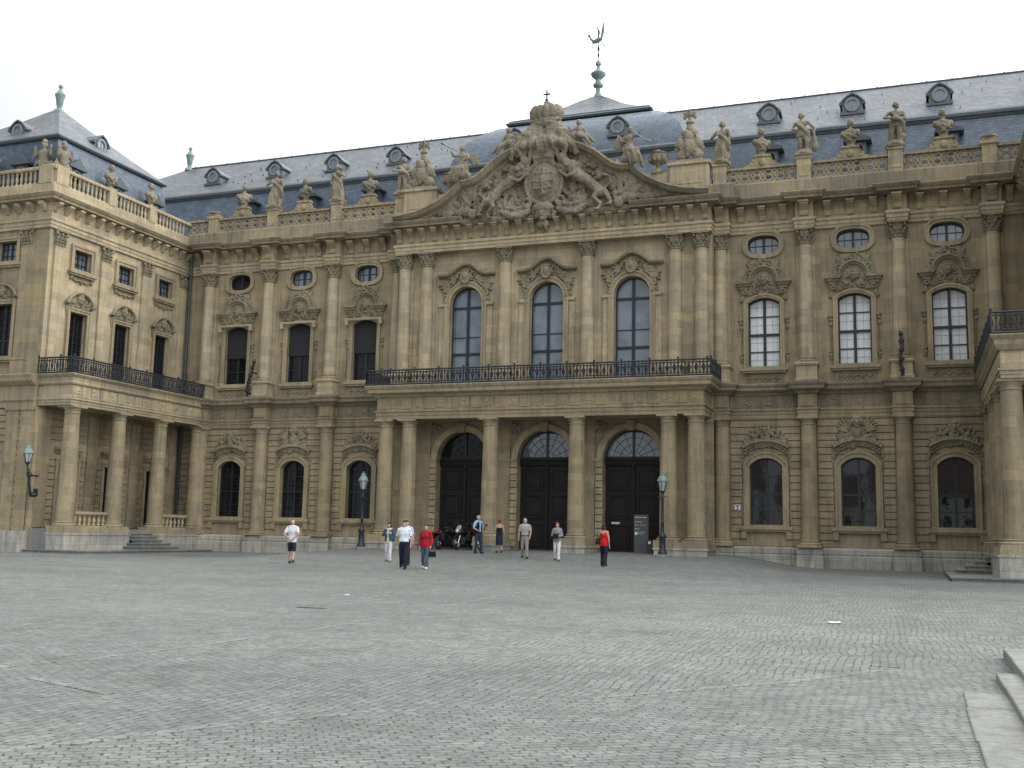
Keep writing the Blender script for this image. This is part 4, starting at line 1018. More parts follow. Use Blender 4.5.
    for c in (.45, 1.35, 4.3, 7.9):
        x = wx + side * c
        m = MB(); m.box(-.33, .33, -.12, .02, 9.9, 15.75); m.box(-.4, .4, -.2, .02, 9.04, 9.75); m.box(-.44, .44, -.24, .02, 9.75, 9.9)
        if c != .45:
            p = F.part('pilaster', m.mesh('pilaster', SAND), x); sub('capital', CAPP, p, (0, 0, 15.75))
        m = MB(); m.box(-.38, .38, -.12, .02, 1.25, 7.2); m.box(-.46, .46, -.18, .02, 7.2, 7.34); F.part('pilaster', m.mesh('pilaster', SAND), x)
    m = MB(); m.box(xs[0], xs[1], -.26, .03, -.3, 1.2); m.box(xs[0], xs[1], -.22, .03, 1.2, 1.26); F.part('plinth', m.mesh('plinth', PLINTH))
    m = MB(); z0 = 7.34
    fp = [(xs[0], 0), (xs[1] if side < 0 else xs[1], 0)]
    m.sweep(fp, [(-.3, 7.34), (.12, 7.34), (.12, 7.6), (.2, 7.7), (.2, 7.76), (.1, 7.78), (.1, 8.42), (.2, 8.46), (.42, 8.64), (.45, 8.8), (.52, 8.95), (.4, 9.0), (-.3, 9.02)]); F.part('string_course', m.mesh('string_course', TRIM))
    # portico towards the court
    dE = dcol + .36
    y0, y1 = near + .1, far
    ua, ub = US(y0, y1)
    m = MB(); m.box(ua + .08, ub - .08, -dE + .05, 0, 7.45, 8.9); W.part('portico_ceiling', m.mesh('portico_ceiling', TRIM))
    bp = [(ua, 0), (ua, -dE), (ub, -dE)] if sg > 0 else [(ua, -dE), (ub, -dE), (ub, 0)]
    m = MB(); m.sweep(bp, [(-.4, 7.442), (0, 7.442), (0, 7.56), (.03, 7.57), (.03, 7.7), (.09, 7.72), (.09, 7.79), (0, 7.8), (-.01, 8.46), (-.4, 8.46)])
    q = random.Random(5); n = 17
    for k in range(n):
        a = ua + (ub - ua) * k / n; b = ua + (ub - ua) * (k + 1) / n
        m.box(a + .05, b - .05, -dE - .035 if k % 2 else -dE - .025, -dE + .1, 7.87, 8.41)
        if k % 2 == 0:
            for _ in range(6): m.ell((q.uniform(a + .15, b - .15), -dE - .03, q.uniform(8.0, 8.28)), (q.uniform(.05, .12), .03, q.uniform(.05, .1)), None, 8, 6)
    W.part('entablature', m.mesh('entablature', SANDL, 30))
    ex = dbal - dE
    m = MB(); m.sweep(bp, [(-.4, 8.46), (.08, 8.46), (.12, 8.54), (ex - .16, 8.64), (ex - .14, 8.8), (ex - .06, 8.88), (ex, 8.96), (ex - .02, 9.0), (-.4, 9.0)]); m.box(ua, ub, -dE - .05, .0, 8.905, 8.99); W.part('balcony_slab', m.mesh('balcony_slab', TRIM))
    rl = dbal - .08; r0 = y0 - ex + .08
    rp = [(sg * r0, 0), (sg * r0, -rl), (sg * 52.6, -rl)]
    W.part('railing', railing(rp, 9.0, .8))
    # floor, plinth blocks, steps, low balustrades
    fl = MB(); fl.box(ua, ub, -dcol - .1, 0, 0, 1.40); W.part('portico_floor', fl.mesh('portico_floor', STEP))
    for a, b in ((PYS[0] - .62, PYS[1] + .62), (PYS[2] - .62, PYS[3] + .4)):
        u0, u1 = US(a, b); m = MB(); m.box(u0, u1, -dcol - .66, -dcol + .5, -.2, 1.1); m.box(u0 - .03, u1 + .03, -dcol - .7, -dcol + .5, 1.1, 1.18); W.part('column_plinth', m.mesh('column_plinth', PLINTH))
        m = MB(); m.box(u0 + .02, u1 - .02, -dcol - .62, -dcol + .5, 1.18, 1.44); W.part('column_plinth', m.mesh('column_plinth', TRIM))
        lo, hi = (a + 1.15, b - 1.15); u0, u1 = US(lo, hi)
        m = MB(); m.box(u0, u1, -dcol - .13, -dcol + .13, 1.44, 1.56); m.box(u0, u1, -dcol - .15, -dcol + .15, 2.12, 2.26)
        n = int((hi - lo) / .3)
        for k in range(n): m.lathe([(.06, 1.56), (.1, 1.6), (.05, 1.68), (.1, 1.8), (.08, 1.9), (.05, 2.0), (.09, 2.06), (.09, 2.12)], sg * (lo + (hi - lo) * (k + .5) / n), -dcol, 10)
        W.part('low_balustrade', m.mesh('low_balustrade', SANDL, 40))
    for k in range(7):
        st = MB(); zt = 1.40 - k * .17; dd = dcol + .12 + .36 * k; w = 0 if k < 3 else .25 * (k - 2)
        u0, u1 = US(PYS[1] + .66 - w, PYS[2] - .66 + w)
        if k >= 5: u0, u1 = US(near - .3 - (k - 5) * .5, 51.6 + (k - 5) * .5)
        st.box(u0, u1, -dd - .36, -(dcol - .2) if k < 5 else -.1, zt - .225, zt - .17); st.box(u0 + .06, u1 - .06, -dd - .30, -(dcol - .2) if k < 5 else -.1, -.1, zt - .225)
        W.part('step', st.mesh('step', STEP))
    # body and roof
    m = MB(); b0, b1 = sorted((wx + side * .2, wx + side * 11.3)); m.box(b0, b1, .3, 11.0, 18.86, 18.98); F.part('roof_gutter', m.mesh('roof_gutter', LEAD))
    m = MB(); b0, b1 = sorted((wx + side * 9.5, wx + side * 11.2)); m.box(b0, b1, 1.2, 12, 18.98, 21.0); F.part('rear_roof', m.mesh('rear_roof', SLATE))
    m = MB(); b0, b1 = sorted((wx + side * .45, wx + side * 11.4)); m.box(b0, b1, .45, 12, 0, 18.85); F.part('inner_mass', m.mesh('inner_mass', CORE))
    m = MB(); b0, b1 = sorted((wx + side * 11.4, wx + side * 11.5)); m.box(b0, b1, 0, 12, 0, 19); F.part('wall', m.mesh('wall', SAND))
    cx, cy = wx + side * 4.9, 46.8
    def sq(h, z): return [(cx - h, cy - h, z), (cx + h, cy - h, z), (cx + h, cy + h, z), (cx - h, cy + h, z)]
    RR = Fac(root, 0, 0, 0)
    m = MB(); m.rings([sq(4.75, 18.3), sq(4.2, 21.75)]); rf = RR.part('roof', m.mesh('roof', SLATE))
    m = MB(); m.rings([sq(4.15, 21.62), sq(4.35, 21.66), sq(4.41, 21.76), sq(4.37, 21.86), sq(4.2, 21.98), sq(4.0, 22.1)]); sub('curb', m.mesh('curb', SLATED), rf)
    m = MB(); m.rings([sq(4.25, 21.93), sq(2.9, 22.95), sq(1.4, 24.2), sq(.16, 25.3)]); sub('upper_slope', m.mesh('upper_slope', SLATEU), rf)
    K = Fac(root, cx, cy, R(90) if side < 0 else R(-90))
    for y in (43.6, 46.8, 50.0): put_dormer(K, DL, sg * (y - cy), 4.62, 19.35)
    for y in (46.6,) if side < 0 else (47,): put_dormer(K, DU, sg * (y - cy), 3.4, 22.25)
    K2 = Fac(root, cx, cy, 0)
    for x in (-2.3, 2.3) if side < 0 else (0,): put_dormer(K2, DL, x, 4.62, 19.35)
    for x in (.6,) if side < 0 else (0,): put_dormer(K2, DU, x, 3.4, 22.25)
    return root
def mk_wing_crest():
    m = MB(); arc = [(.92 * math.sin(t) / math.sin(1.2), -.2, -.15 + .95 * math.cos(t)) for t in [-1.2 + 2.4 * i / 14 for i in range(15)]]
    for a, b in zip(arc, arc[1:]): m.tube([a, b], .09, 6)
    m.prism([(-.8, .0)] + [(x * .9, z) for x, y, z in arc] + [(.8, .0)], -.08, .03)
    mask(m, 0, .42, 1.2, -.14); blobs(m, 18, 0, .3, .62, .25, -.1, (.06, .1), 4)
    for k in (-1, 1): scroll(m, k * .52, .3, .16, 1.2, PI / 2, k, .05, -.12); leafspray(m, k * .9, .1, -PI / 2 - .2 * k, .6, 2, .07, -.06, 2)
    for k in (-1, 1): m.box(min(k * .78, k * 1.02), max(k * .78, k * 1.02), -.26, 0, .12, .25)
    return carve(m, 'crest', CARVE, .03, .012, 9)
WCREST = mk_wing_crest()
wing(-1, -23.2, -21.5, -20.9, 'sandstone side wing on the left with a colonnade, iron balcony and pyramid slate roof')
wing(1, 22.9, 21.0, 20.3, 'shaded sandstone side wing cut off by the right edge of the view')

# ------------------------------------------------------------------ figures in stone
def limb(m, pts, rr, n=9):
    for (a, b), (r, s) in zip(zip(pts, pts[1:]), zip(rr, rr[1:])): m.cap(a, b, r, s, n)
def stone_head(m, c, s=1.0, yaw=0, hair=1):
    c = Vector(c); M = Matrix.Rotation(yaw, 3, 'Z'); P = lambda x, y, z: c + M @ Vector((x * s, y * s, z * s))
    m.ell(c, (.105 * s, .125 * s, .15 * s)); m.ell(P(0, -.12, -.01), (.025 * s, .04 * s, .045 * s)); m.ell(P(0, -.07, -.1), (.06 * s, .06 * s, .05 * s)); m.ell(P(0, .04, .05), (.125 * s, .13 * s, .13 * s))
    if hair: m.ell(P(0, .13, .05), (.08 * s, .09 * s, .09 * s)); m.ell(P(.1, .05, -.03), (.05 * s, .07 * s, .1 * s)); m.ell(P(-.1, .05, -.03), (.05 * s, .07 * s, .1 * s))
def mk_statue(v):
    """standing draped figure about 2.35 m with its block, facing -y"""
    m = MB(); q = random.Random(v); sx = 1 if v % 2 else -1
    m.box(-.34, .34, -.3, .3, 0, .16); m.lathe([(.36, .12), (.33, .2), (.3, .3)], n=12)
    lean = .06 * sx
    if v in (0, 3):      # bare-legged youth with a drape behind
        limb(m, [(-.11, .02, .28), (-.13, -.04, .72), (-.1 + lean, 0, 1.18)], [.08, .095, .13]); limb(m, [(.15, -.1, .28), (.16, -.14, .72), (.1 + lean, 0, 1.18)], [.075, .095, .13])
        m.ell((-.12, -.06, .26), (.07, .14, .06)); m.ell((.15, -.16, .26), (.07, .14, .06))
        m.loft([(0, .16, .25, .28, .12), (.02, .16, .9, .25, .12), (lean, .12, 1.5, .2, .1)], 14, .2, 5)
        m.loft([(lean, 0, 1.0, .24, .19), (lean, 0, 1.14, .25, .2), (lean, 0, 1.28, .2, .16)], 16, .05)
    else:
        m.loft([(0, 0, .26, .33, .29), (.01, 0, .6, .29, .26), (lean * .7, -.01, .95, .27, .24), (lean, 0, 1.18, .25, .21), (lean, 0, 1.36, .19, .16)], 48, .17, 8, v)
        limb(m, [(.1 * sx, -.16, .3), (.13 * sx, -.2, .75), (.08 * sx, -.08, 1.15)], [.09, .12, .13])
        for k in range(6): x = -.24 + .1 * k; m.tube([(x, -.2, .28), (x * .9, -.24 + .06 * abs(x), .7), (x * .5 + lean, -.17, 1.3)], [.045, .04, .03], 6)
    m.ell((lean, 0, 1.42), (.18, .14, .2)); m.ell((lean, -.01, 1.62), (.225, .16, .2)); m.cap((lean - .19, 0, 1.72), (lean + .19, 0, 1.72), .09, .09); m.cap((lean, 0, 1.75), (lean * 1.3, -.02, 1.95), .07, .065)
    stone_head(m, (lean * 1.4, -.03, 2.08), 1.0, sx * .4)
    m.tube([(lean - .22, -.08, 1.72), (lean, -.2, 1.45), (lean + .24, -.14, 1.15), (lean + .3, .0, .7)], [.07, .09, .1, .08], 8)
    S = lambda k: (lean + k * .26, 0, 1.70)
    A = {0: ([S(-1), (-.42, -.02, 1.42), (-.24, -.22, 1.3)], [S(1), (.44, .05, 1.4), (.42, -.05, 1.12)]), 1: ([S(-1), (-.4, -.08, 1.4), (-.1, -.26, 1.5)], [S(1), (.4, 0, 1.4), (.36, -.1, 1.12)]),
         2: ([S(-1), (-.38, -.02, 1.4), (-.36, -.12, 1.12)], [S(1), (.4, -.1, 1.46), (.16, -.26, 1.62)]), 3: ([S(-1), (-.4, -.1, 1.44), (-.14, -.24, 1.36)], [S(1), (.38, -.04, 1.42), (.14, -.26, 1.3)])}[v % 4]
    for a in A: limb(m, a, [.075, .065, .045]); m.ell(a[-1], (.06, .06, .07))
    if v % 4 == 0: m.tube([(.42, -.05, 1.15), (.46, -.06, .7), (.45, 0, .26)], .05, 6); m.ell((.45, .02, .5), (.13, .12, .3)); m.ell((.45, 0, .85), (.1, .1, .12))
    if v % 4 == 1: m.ell((.38, -.1, 1.0), (.09, .07, .16)); m.loft([(.1, .14, .3, .26, .12), (.16, .14, 1.0, .22, .1), (.14, .1, 1.66, .12, .08)], 14, .2, 5)
    if v % 4 == 2: m.ell((.1, -.28, 1.68), (.12, .08, .1)); m.tube([(-.36, -.12, 1.1), (-.4, -.1, .3)], .035, 6)
    if v % 4 == 3: m.ell((.0, -.28, 1.34), (.17, .1, .12)); m.ell((.3, .0, .5), (.12, .14, .26)); m.ell((.3, -.02, .82), (.09, .09, .1))
    return carve(m, 'stone_statue', STAT, .026, .014, 11, 0)
def mk_bust(v):
    m = MB(); sx = 1 if v % 2 else -1
    m.loft([(0, 0, 0, .22, .18), (0, 0, .1, .16, .14), (0, 0, .2, .2, .16), (0, 0, .42, .3, .19), (0, 0, .62, .36, .2), (0, 0, .76, .28, .17), (0, 0, .84, .1, .1)], 18, .05, 5)
    for k in (-1, 1): m.ell((k * .32, 0, .62), (.13, .14, .16)); m.tube([(k * .34, -.05, .7), (k * .16, -.2, .45), (-k * .1, -.2, .2)], [.06, .07, .05], 7)
    m.cap((0, 0, .8), (0, -.02, .98), .085, .075); stone_head(m, (0, -.03, 1.13), 1.12, sx * .5)
    m.tube([(-.34, -.08, .62), (0, -.22, .5), (.34, -.1, .36)], [.06, .08, .06], 7)
    return carve(m, 'stone_bust', STAT, .026, .013, 11, 0)
def mk_trophy():
    m = MB(); m.box(-.78, .78, -.4, .4, 0, .12)
    for k in (-1, 1):
        m.ell((k * .45, -.05, .38), (.34, .3, .28)); m.ell((k * .5, -.18, .95), (.28, .22, .3)); m.ell((k * .3, -.1, 1.45), (.22, .2, .22)); leafspray(m, k * .35, .6, PI / 2 - k * .7, .7, 4, .12, .05, 3 + k)
        m.tube([(k * .55, -.1, .2), (k * .35, -.05, 1.2), (k * .12, 0, 1.9)], [.1, .08, .05], 7)
    m.ell((0, -.24, .75), (.42, .26, .42)); m.ell((0, -.2, 1.25), (.3, .24, .3)); blobs(m, 80, 0, .9, .55, .65, -.3, (.045, .1), 8, flat=1)
    for k in (-1, 1):
        for j in range(4): m.tube([(k * .1, -.3, 1.3), (k * (.3 + .06 * j), -.3, .9 - .12 * j), (k * .62, -.15, .6 - .1 * j)], [.04, .045, .03], 6)
    m.ell((0, 0, 1.72), (.2, .18, .24)); m.ell((0, 0, 2.02), (.26, .2, .1)); m.ell((0, -.05, 2.18), (.1, .1, .12))
    for k in (-1, 1): m.ell((k * .2, 0, 2.42), (.2, .09, .14), (0, k * -.6, 0)); m.ell((k * .3, 0, 2.3), (.1, .07, .14))
    m.ell((0, 0, 2.42), (.15, .14, .2)); m.ell((.0, -.1, 2.58), (.09, .11, .09)); m.cap((0, 0, 2.5), (0, 0, 2.82), .05, .03)
    return carve(m, 'trophy_group', STAT, .03, .02, 9, 0)
def mk_urn():
    m = MB(); m.box(-.3, .3, -.3, .3, 0, .1); m.lathe([(.28, .1), (.24, .16), (.1, .3), (.09, .42), (.16, .5), (.38, .66), (.44, .86), (.42, .98), (.34, 1.02), (.40, 1.08), (.40, 1.14), (.26, 1.2), (.08, 1.3)], n=22)
    for i in range(10): a = 2 * PI * i / 10; m.ell((.38 * math.cos(a), .38 * math.sin(a), .72), (.09, .09, .14))
    for k in (-1, 1): m.tube([(k * .4, 0, .98), (k * .56, 0, .95), (k * .5, 0, .75), (k * .36, 0, .7)], .045, 6)
    return m.mesh('stone_urn', STAT, 50)
def mk_fame(sg):
    """seated winged figure blowing a trumpet, outer side towards sg"""
    m = MB(); X = lambda x: x * sg
    m.ell((0, .05, .12), (.5, .35, .3)); m.loft([(X(.05), .02, .1, .42, .32), (X(.0), 0, .5, .34, .28), (X(-.05), 0, .8, .24, .2)], 18, .12, 5)
    limb(m, [(X(.05), -.15, .5), (X(.42), -.25, .45), (X(.62), -.22, -.1), (X(.7), -.2, -.4)], [.17, .14, .1, .08]); limb(m, [(X(-.05), -.18, .5), (X(.22), -.38, .42), (X(.38), -.36, -.15)], [.17, .14, .09])
    for k in range(5): m.tube([(X(-.1 + .1 * k), -.3, .55), (X(.05 + .13 * k), -.38, .15), (X(.15 + .14 * k), -.32, -.3)], [.07, .07, .04], 6)
    m.ell((X(-.05), 0, .9), (.21, .17, .25)); m.ell((X(-.04), -.02, 1.15), (.24, .18, .22)); m.cap((X(-.04), 0, 1.3), (X(0), -.03, 1.48), .08, .07); stone_head(m, (X(.04), -.05, 1.62), 1.05, sg * .7)
    limb(m, [(X(.2), 0, 1.28), (X(.48), -.1, 1.22), (X(.62), -.16, 1.5)], [.085, .07, .05]); limb(m, [(X(-.26), 0, 1.28), (X(-.42), -.1, 1.02), (X(-.2), -.28, .92)], [.085, .07, .05])
    for j in range(4): m.ell((X(-.5 - .06 * j), .18, 1.2 - .13 * j), (.34 - .03 * j, .08, .13), (0, sg * (.9 - .12 * j), 0))
    return carve(m, 'winged_figure', STAT, .028, .014, 10, 0)
def mk_putto(sg):
    m = MB(); X = lambda x: x * sg
    m.ell((0, 0, .2), (.26, .2, .22)); m.ell((0, -.02, .48), (.19, .16, .22)); m.ell((X(-.02), -.04, .85), (.15, .15, .17)); m.cap((0, 0, .6), (X(-.02), -.02, .75), .08, .08)
    limb(m, [(X(.05), -.05, .16), (X(.45), -.1, .05), (X(.85), -.06, -.3)], [.14, .11, .07]); limb(m, [(X(-.02), -.12, .14), (X(.35), -.2, -.05), (X(.6), -.16, -.38)], [.14, .11, .07])
    limb(m, [(X(-.16), 0, .58), (X(-.4), -.1, .42), (X(-.55), -.14, .62)], [.075, .06, .045]); limb(m, [(X(.16), 0, .58), (X(.34), .0, .36), (X(.42), -.05, .14)], [.075, .06, .045]); m.ell((X(-.02), .04, .9), (.17, .15, .15))
    return carve(m, 'cherub', STAT, .034, .012, 8)
def mk_halffig(v):
    m = MB(); s = 1 if v else -1
    m.loft([(0, 0, 0, .3, .22), (0, 0, .18, .22, .18), (0, 0, .45, .26, .2), (0, 0, .75, .32, .2), (0, 0, .95, .26, .17)], 16, .06, 5)
    m.cap((0, 0, .92), (0, -.02, 1.1), .085, .08); stone_head(m, (0, -.04, 1.24), 1.1, s * .3); m.ell((0, 0, 1.4), (.16, .16, .08)); m.ell((0, .02, 1.46), (.1, .14, .1))
    for k in (-1, 1): limb(m, [(k * .3, 0, .86), (k * .5, -.08, .62), (k * .48, -.12, 1.0)], [.1, .085, .07]); m.ell((k * .5, -.1, 1.06), (.09, .09, .12)); leafspray(m, k * .3, .1, PI / 2 - k * 1.0, .4, 3, .1, 0, k + 2)
    blobs(m, 10, 0, .2, .35, .15, -.15, (.06, .11), v)
    return carve(m, 'half_figure', STAT, .034, .014, 8)
STS = [mk_statue(v) for v in range(4)]; BUS = [mk_bust(0), mk_bust(1)]; TRO = mk_trophy(); URN = mk_urn()
def top(name, me, loc, label, cat, group=None, rz=0, sc_=1.0):
    o = obj(name, me, None, loc, rz); o.scale = (sc_,) * 3; return tag(o, label, cat, group)
SG = 'statues along the palace roofline'
SL = {-17.25: 'stone statue of a robed figure on the balustrade, leftmost of the standing roof statues', -13.0: 'robed stone statue with raised hand between the two left busts nearest the pediment',
      -8.95: 'slim stone statue standing just left of the left trophy group', 8.95: 'robed stone statue standing just right of the right trophy group', 13.0: 'stone statue with a small child beside its leg, on the right balustrade',
      17.25: 'bare-legged stone statue clasping its chest, rightmost of the standing roof statues'}
for k, (x, lab) in enumerate(SL.items()):
    v = [1, 2, 3, 1, 0, 3][k]; top('stone_statue', STS[v], (x, 52.85, 20.25), lab, 'statue', SG, [.2, -.1, .3, -.2, 0, .15][k], 1.02).scale.x = 1.2
BL = {-19.4: 'stone bust on the scrolled balustrade, leftmost bust on the main roofline', -15.2: 'stone bust on the balustrade between the two left roof statues', -10.97: 'stone bust on the balustrade nearest to the left of the pediment',
      10.97: 'stone bust on the balustrade nearest to the right of the pediment', 15.2: 'stone bust on the balustrade between the two right roof statues', 19.4: 'stone bust on the balustrade, rightmost bust on the main roofline'}
for k, (x, lab) in enumerate(BL.items()): top('stone_bust', BUS[k % 2], (x, 52.9, 20.53), lab, 'bust', 'busts along the palace roofline', [.4, -.3, .2, .5, -.2, .1][k], 1.08)
for s in (-1, 1):
    top('trophy_group', TRO, (s * 7.45, 52.5, 20.35), 'tall carved trophy of armour topped by an eagle, %s of the pediment' % ('left' if s < 0 else 'right'), 'trophy sculpture', 'trophies beside the pediment').scale = (.88, .9, 1.08)
    top('stone_urn', URN, (s * 5.8, 52.5, 19.95), 'stone urn with handles between trophy and trumpeting figure, %s end of the pediment' % ('left' if s < 0 else 'right'), 'urn', 'urns beside the pediment')
    top('winged_figure', mk_fame(s), (s * 4.6, 51.3, 20.4), 'seated winged stone figure with a trumpet on the %s shoulder of the pediment' % ('left' if s < 0 else 'right'), 'statue', 'trumpeting figures on the pediment')
    m = MB(); m.tube([(s * 4.8, 51.15, 21.85), (s * 5.45, 51.1, 21.35 if s > 0 else 22.2), (s * 5.75, 51.08, 21.2 if s > 0 else 22.42)], [.03, .035, .09], 8)
    tag(obj('trumpet', m.mesh('trumpet', COPPER, 40)), 'green copper trumpet held by the %s winged figure on the pediment' % ('left' if s < 0 else 'right'), 'trumpet', 'trumpets on the pediment')
    top('cherub', mk_putto(s), (s * 1.95, 51.25, 21.85), 'small stone cherub reclining on the arched pediment, %s of the crown' % ('left' if s < 0 else 'right'), 'statue', 'cherubs on the pediment')
HF = [mk_halffig(0), mk_halffig(1)]
for k, (x, y, rz, lab) in enumerate(((-23.35, 42.5, R(90), 'carved half figure at the near corner of the left wing balustrade, facing the court'), (-24.15, 41.98, 0, 'carved half figure at the near corner of the left wing balustrade, facing the square'),
        (-23.2, 45.9, R(90), 'carved stone figure midway along the court side balustrade of the left wing'), (-23.2, 49.25, R(90), 'carved stone figure on the left wing balustrade nearest the main front'), (-27.5, 41.95, 0, 'carved figure on the left wing balustrade cut by the left edge'))):
    top('half_figure', HF[k % 2] if k < 2 else BUS[k % 2], (x, y, 19.84), lab, 'statue', 'figures on the left wing balustrade', rz, 1.0 if k < 2 else 1.05)

# ------------------------------------------------------------------ copper finials
def mk_finial():
    m = MB(); m.lathe([(.42, -.15), (.36, .05), (.2, .12), (.17, .3), (.22, .36), (.28, .75), (.36, .98), (.38, 1.05), (.3, 1.1), (.2, 1.25), (.1, 1.36), (.09, 1.42), (.16, 1.5), (.17, 1.58), (.1, 1.66), (.02, 1.72)], n=18)
    return m.mesh('copper_finial', COPPER, 50)
FI = mk_finial()
top('copper_finial', FI, (-28.1, 46.8, 25.25), 'green copper urn finial on the tip of the left wing roof', 'finial', 'copper finials', 0, 1.0).scale = (.78, .78, .95)
top('copper_finial', FI, (-29, 60, 26.25), 'green copper urn finial at the far left end of the long roof ridge', 'finial', 'copper finials', 0, 1.0).scale = (.78, .78, .95)
cf = empty('weather_vane', (0, 61.5, 28.4), 'tall green copper finial and weather vane on the central pyramid roof', 'weather vane'); cf.scale = (.85, .85, 1)
m = MB(); m.lathe([(.38, -.1), (.26, .2), (.17, .35), (.16, .6), (.36, .72), (.38, .85), (.22, .98), (.2, 1.15), (.52, 1.42), (.56, 1.55), (.3, 1.72), (.14, 1.9), (.12, 2.05), (.22, 2.15), (.2, 2.3), (.06, 2.45)], n=20)
obj('finial', m.mesh('finial', COPPER, 50), cf)
m = MB(); m.tube([(0, 0, 2.4), (0, 0, 3.3)], .035, 6); m.ell((0, 0, 2.78), (.09, .09, .14)); m.ell((0, 0, 3.2), (.1, .1, .18)); obj('rod', m.mesh('rod', IRON, 50), cf)
m = MB(); m.ell((-.1, 0, 3.75), (.42, .1, .17), (0, -.25, 0)); m.tube([(-.35, 0, 3.7), (-.6, 0, 3.9), (-.68, 0, 4.1)], [.1, .08, .07], 7); m.ell((-.72, 0, 4.14), (.13, .07, .08)); m.tube([(.2, 0, 3.78), (.32, 0, 4.3), (.38, 0, 4.95)], [.06, .13, .03], 7); m.tube([(-.05, 0, 3.85), (.02, 0, 4.3), (-.12, 0, 4.7)], [.06, .1, .03], 7)
m.tube([(-.4, 0, 3.65), (-.5, 0, 3.4), (-.4, 0, 3.3)], .04, 6); m.tube([(.2, 0, 3.68), (.35, 0, 3.45), (.5, 0, 3.3)], .04, 6); m.tube([(0, 0, 3.3), (0, 0, 3.7)], .04, 6); obj('vane', m.mesh('vane', plain('vane_metal', (.16, .2, .2), .45), 50), cf)

# ------------------------------------------------------------------ street lamps, bracket lamp, torch holders
def lantern(root, z, s=1.0, x=0, y=0):
    c = 4
    def hexr(r, zz): return [(x + r * s * math.cos(PI / 6 + 2 * PI * i / 6), y + r * s * math.sin(PI / 6 + 2 * PI * i / 6), z + zz * s) for i in range(6)]
    m = MB(); m.rings([hexr(.13, .08), hexr(.24, .58)]); g = obj('lantern_glass', m.mesh('lantern_glass', LAMPG), root)
    m = MB(); m.rings([hexr(.15, .0), hexr(.16, .08)])
    A, B = hexr(.14, .06), hexr(.25, .6)
    for a, b in zip(A, B): m.tube([a, b], .016 * s, 5)
    m.tube(B, .018 * s, 5, True); m.lathe([(.05 * s, z - .1 * s), (.1 * s, z - .02 * s), (.13 * s, z + .02 * s)], x, y, 10); obj('lantern_frame', m.mesh('lantern_frame', IRON, 40), root)
    m = MB(); m.rings([hexr(.30, .57), hexr(.29, .63), hexr(.16, .86), hexr(.13, .92), hexr(.16, .95), hexr(.05, 1.03)]); m.ell((x, y, z + 1.08 * s), .05 * s, None, 8, 6); obj('lantern_roof', m.mesh('lantern_roof', COPPER), root)
def street_lamp(x, y, label):
    r = empty('street_lamp', (x, y, gz(x, y)), label, 'street lamp', 'street lamps beside the portico')
    m = MB(); m.lathe([(.34, -.2), (.34, .1), (.31, .13)], n=8); obj('lamp_base', m.mesh('lamp_base', STEP, 30), r)
    m = MB(); m.lathe([(.2, .12), (.2, .25), (.15, .3), (.14, .85), (.17, .9), (.17, .98), (.1, 1.05), (.075, 1.2), (.07, 1.5), (.09, 1.54), (.065, 1.6), (.05, 2.55), (.085, 2.6), (.06, 2.68), (.055, 2.9)], n=12); m.tube([(-.22, 0, 2.72), (.22, 0, 2.72)], .018, 6); obj('post', m.mesh('post', IRON, 45), r)
    lantern(r, 2.92, .85)
street_lamp(6.92, 48.5, 'black street lamp with green copper hood in front of the right portal columns')
street_lamp(-8.32, 48.5, 'black street lamp with green copper hood in front of the left ground floor window')
r = empty('wall_lamp', (-22.72, 41.2, 3.0), 'black bracket lamp with green copper hood on the corner of the left wing', 'wall lamp')
m = MB(); m.ell((0, .42, -.0), (.22, .2, .12)); m.tube([(0, .45, -.05), (0, .2, .1), (0, .12, .5), (0, .05, .95), (0, -.05, 1.05)], [.07, .075, .06, .07, .06], 8); m.ell((0, .08, .95), (.15, .13, .12)); m.ell((0, .0, 1.08), (.09, .09, .16)); m.tube([(0, -.05, 1.0), (.02, -.1, 1.3), (.0, -.1, 1.5)], .04, 7)
m.box(-.06, .06, .45, .64, -.05, .3); m.box(-.05, .05, .1, .64, .88, .96); obj('bracket', m.mesh('bracket', IRON, 45), r); lantern(r, 1.5, .85, 0, -.1)
m = MB(); m.tube([(-.55, .56, -3.0), (-.55, .56, .75), (-.5, .56, .9), (-.1, .56, .95)], .02, 5); obj('cable', m.mesh('cable', IRON), r)
def torch_holder(x, y, lean, label):
    m = MB(); S = lambda t: (lean * t, -.08 - .1 * math.sin(t * PI), 2.1 * t)
    for off in (-.07, 0, .07): m.tube([(S(t)[0] + off * math.sin(t * 9 + off * 30), S(t)[1], S(t)[2]) for t in [i / 12 for i in range(13)]], [.05] * 9 + [.05, .045, .035, .02], 6)
    for t in (.12, .35, .55, .75): m.ell(S(t), (.12, .1, .07)); scr = [(S(t)[0] + .14 * math.cos(a) * (1 - a / 9), S(t)[1] - .05, S(t)[2] + .14 * math.sin(a) * (1 - a / 9)) for a in [i * .5 for i in range(13)]]; m.tube(scr, .022, 5)
    m.ell(S(.92), (.1, .09, .12)); m.box(-.05, .05, -.1, .35, .1, .2); m.box(lean * .6 - .05, lean * .6 + .05, -.1, .35, 1.3, 1.38)
    tag(obj('torch_holder', m.mesh('torch_holder', IRON, 50), None, (x, y, 9.08)), label, 'torch holder', 'wrought iron torch holders on the front')
torch_holder(-17.95, 52.2, .45, 'twisted black wrought iron torch holder beside the leftmost upper window')
torch_holder(17.25, 52.02, 0, 'upright black wrought iron torch holder on the column between the two right upper windows')

